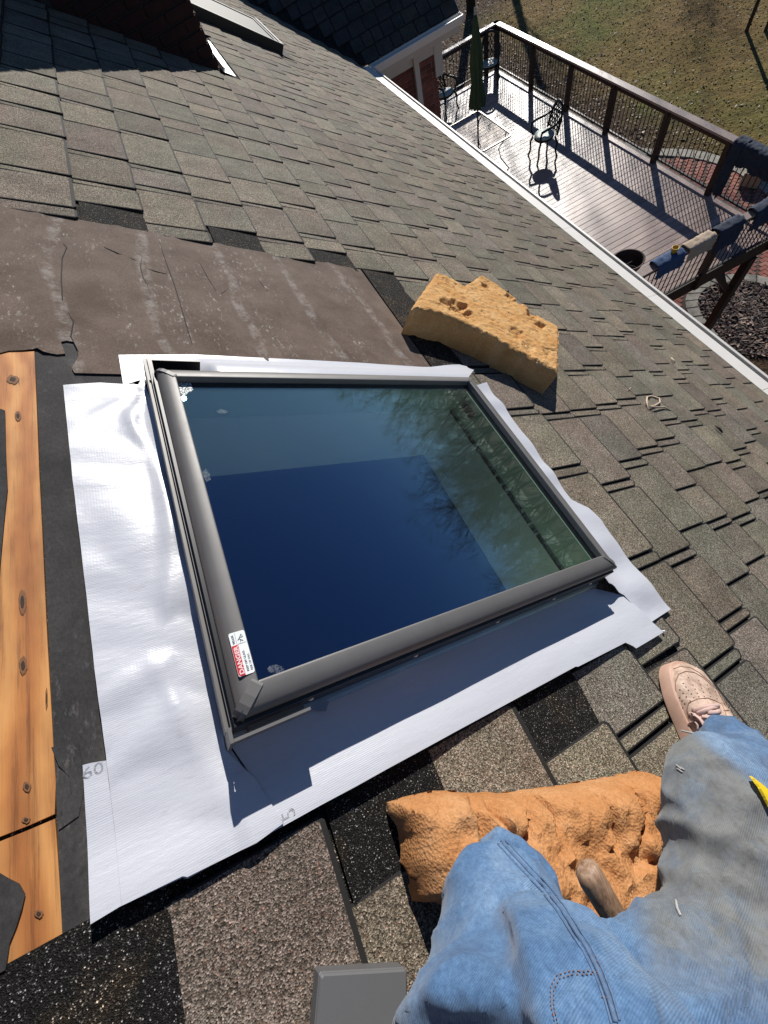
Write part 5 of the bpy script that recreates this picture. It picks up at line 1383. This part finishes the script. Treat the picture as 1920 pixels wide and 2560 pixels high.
for sh, el, ha, sx in ((SHR, ER, HR, 1), (SHL, EL, HL, -1)):
    wr = el + (ha - el) * .8
    bd.tube([sh, sh + (el - sh) * .5, el, el + (wr - el) * .35, wr, ha], [.052, .047, .04, .04, .027, .028], 14)
    f = (ha - el).normalized(); side = f.cross(UPV).normalized(); nrm_ = side.cross(f)
    for k in range(4):       # fingers of unequal length, bent round the edge of the phone
        b_ = ha + side * ((k - 1.5) * .019); L = (.062, .072, .067, .052)[k]
        bd.tube([b_, b_ + f * L * .45 + nrm_ * .006, b_ + f * L * .75 + nrm_ * .001, b_ + f * L * .9 - nrm_ * .016], [.011, .0095, .0088, .0075], 8)
    tb_ = ha - f * .03 - side * sx * .024; bd.tube([tb_, tb_ - side * sx * .026 + f * .02, tb_ - side * sx * .028 + f * .048 + nrm_ * .004], [.013, .011, .0085], 8)
solid('body', bd, M_SKIN, person, .0055, 3)
M_EYE = plain('eye', (.03, .025, .02), .2); M_BROW = plain('brow', (.05, .035, .025), .9)
for sx in (-1, 1):
    mb = MB(); mb.lathe([(.0, .004), (.006, .003), (.0095, -.004)], 10, BP(sx * .031, .106, .705), LR, UPV, A); mb.build('eye', M_EYE, person, smooth=True)
    mb = MB(); mb.tube([BP(sx * .014, .115, .727), BP(sx * .034, .112, .731), BP(sx * .052, .096, .726)], .0042, 6); mb.build('eyebrow', M_BROW, person, smooth=True)
cp = MB(); oval(cp, [(.735, 0, .018, .081, .103), (.78, 0, .012, .082, .104), (.825, 0, .008, .066, .086), (.85, 0, .008, .03, .045)]); cp.build('cap', plain('grey_cap', (.11, .11, .115), .9), person, smooth=True)
mb = MB(); rg = []
for i in range(9):
    q = (i / 8 - .5) * 2.2; rg.append([BP(.078 * math.sin(q), .018 + .10 * math.cos(q), .737), BP(.088 * math.sin(q), .02 + .10 * math.cos(q) + .07 * max(0, math.cos(q)), .728), BP(.088 * math.sin(q), .02 + .10 * math.cos(q) + .07 * max(0, math.cos(q)), .732), BP(.078 * math.sin(q), .018 + .10 * math.cos(q), .742)])
mb.loft(rg); mb.build('cap_brim', MATS['grey_cap'], person, smooth=True)
st_ = MB()
oval(st_, [(.052, 0, .078, .165, .152), (.085, 0, .055, .17, .15), (.2, 0, .0, .168, .125), (.34, 0, -.01, .178, .125), (.42, 0, -.01, .165, .11), (.465, 0, -.005, .11, .085), (.488, 0, 0, .075, .068)])
for sh, el in ((SHR, ER), (SHL, EL)): st_.tube([sh - (el - sh) * .12, sh, sh + (el - sh) * .35, sh + (el - sh) * .72], [.055, .07, .067, .064], 16)
solid('shirt', st_, M_SHIRT, person, .008, 5)
# second shoe, trailing behind the kneeling leg
c0 = RW(.30, -.60, .02)
for o in [upper] + list(upper.children):
    if o.name.split('.')[0] in ('shoe', 'sole'):
        k = bpy.data.objects.new(o.name.split('.')[0], o.data); COL.objects.link(k); k.parent = person
        k.matrix_local = Matrix.Translation(c0 - SH(.15, 0, 0))

# ------------------------------------------------------------------ put each thing's origin at its base
bpy.context.view_layer.update()
for o in [o for o in COL.objects if o.parent is None and o.type == 'EMPTY' and o.location.length < 1e-6]:
    lo = Vector((1e9,) * 3); hi = -lo
    for c in o.children_recursive:
        if c.type == 'MESH':
            for b in c.bound_box:
                p = c.matrix_world @ Vector(b)
                for i in range(3): lo[i] = min(lo[i], p[i]); hi[i] = max(hi[i], p[i])
    if lo.x > 1e8: continue
    base = Vector(((lo.x + hi.x) / 2, (lo.y + hi.y) / 2, lo.z))
    o.location = base
    for c in o.children: c.location = c.location - base
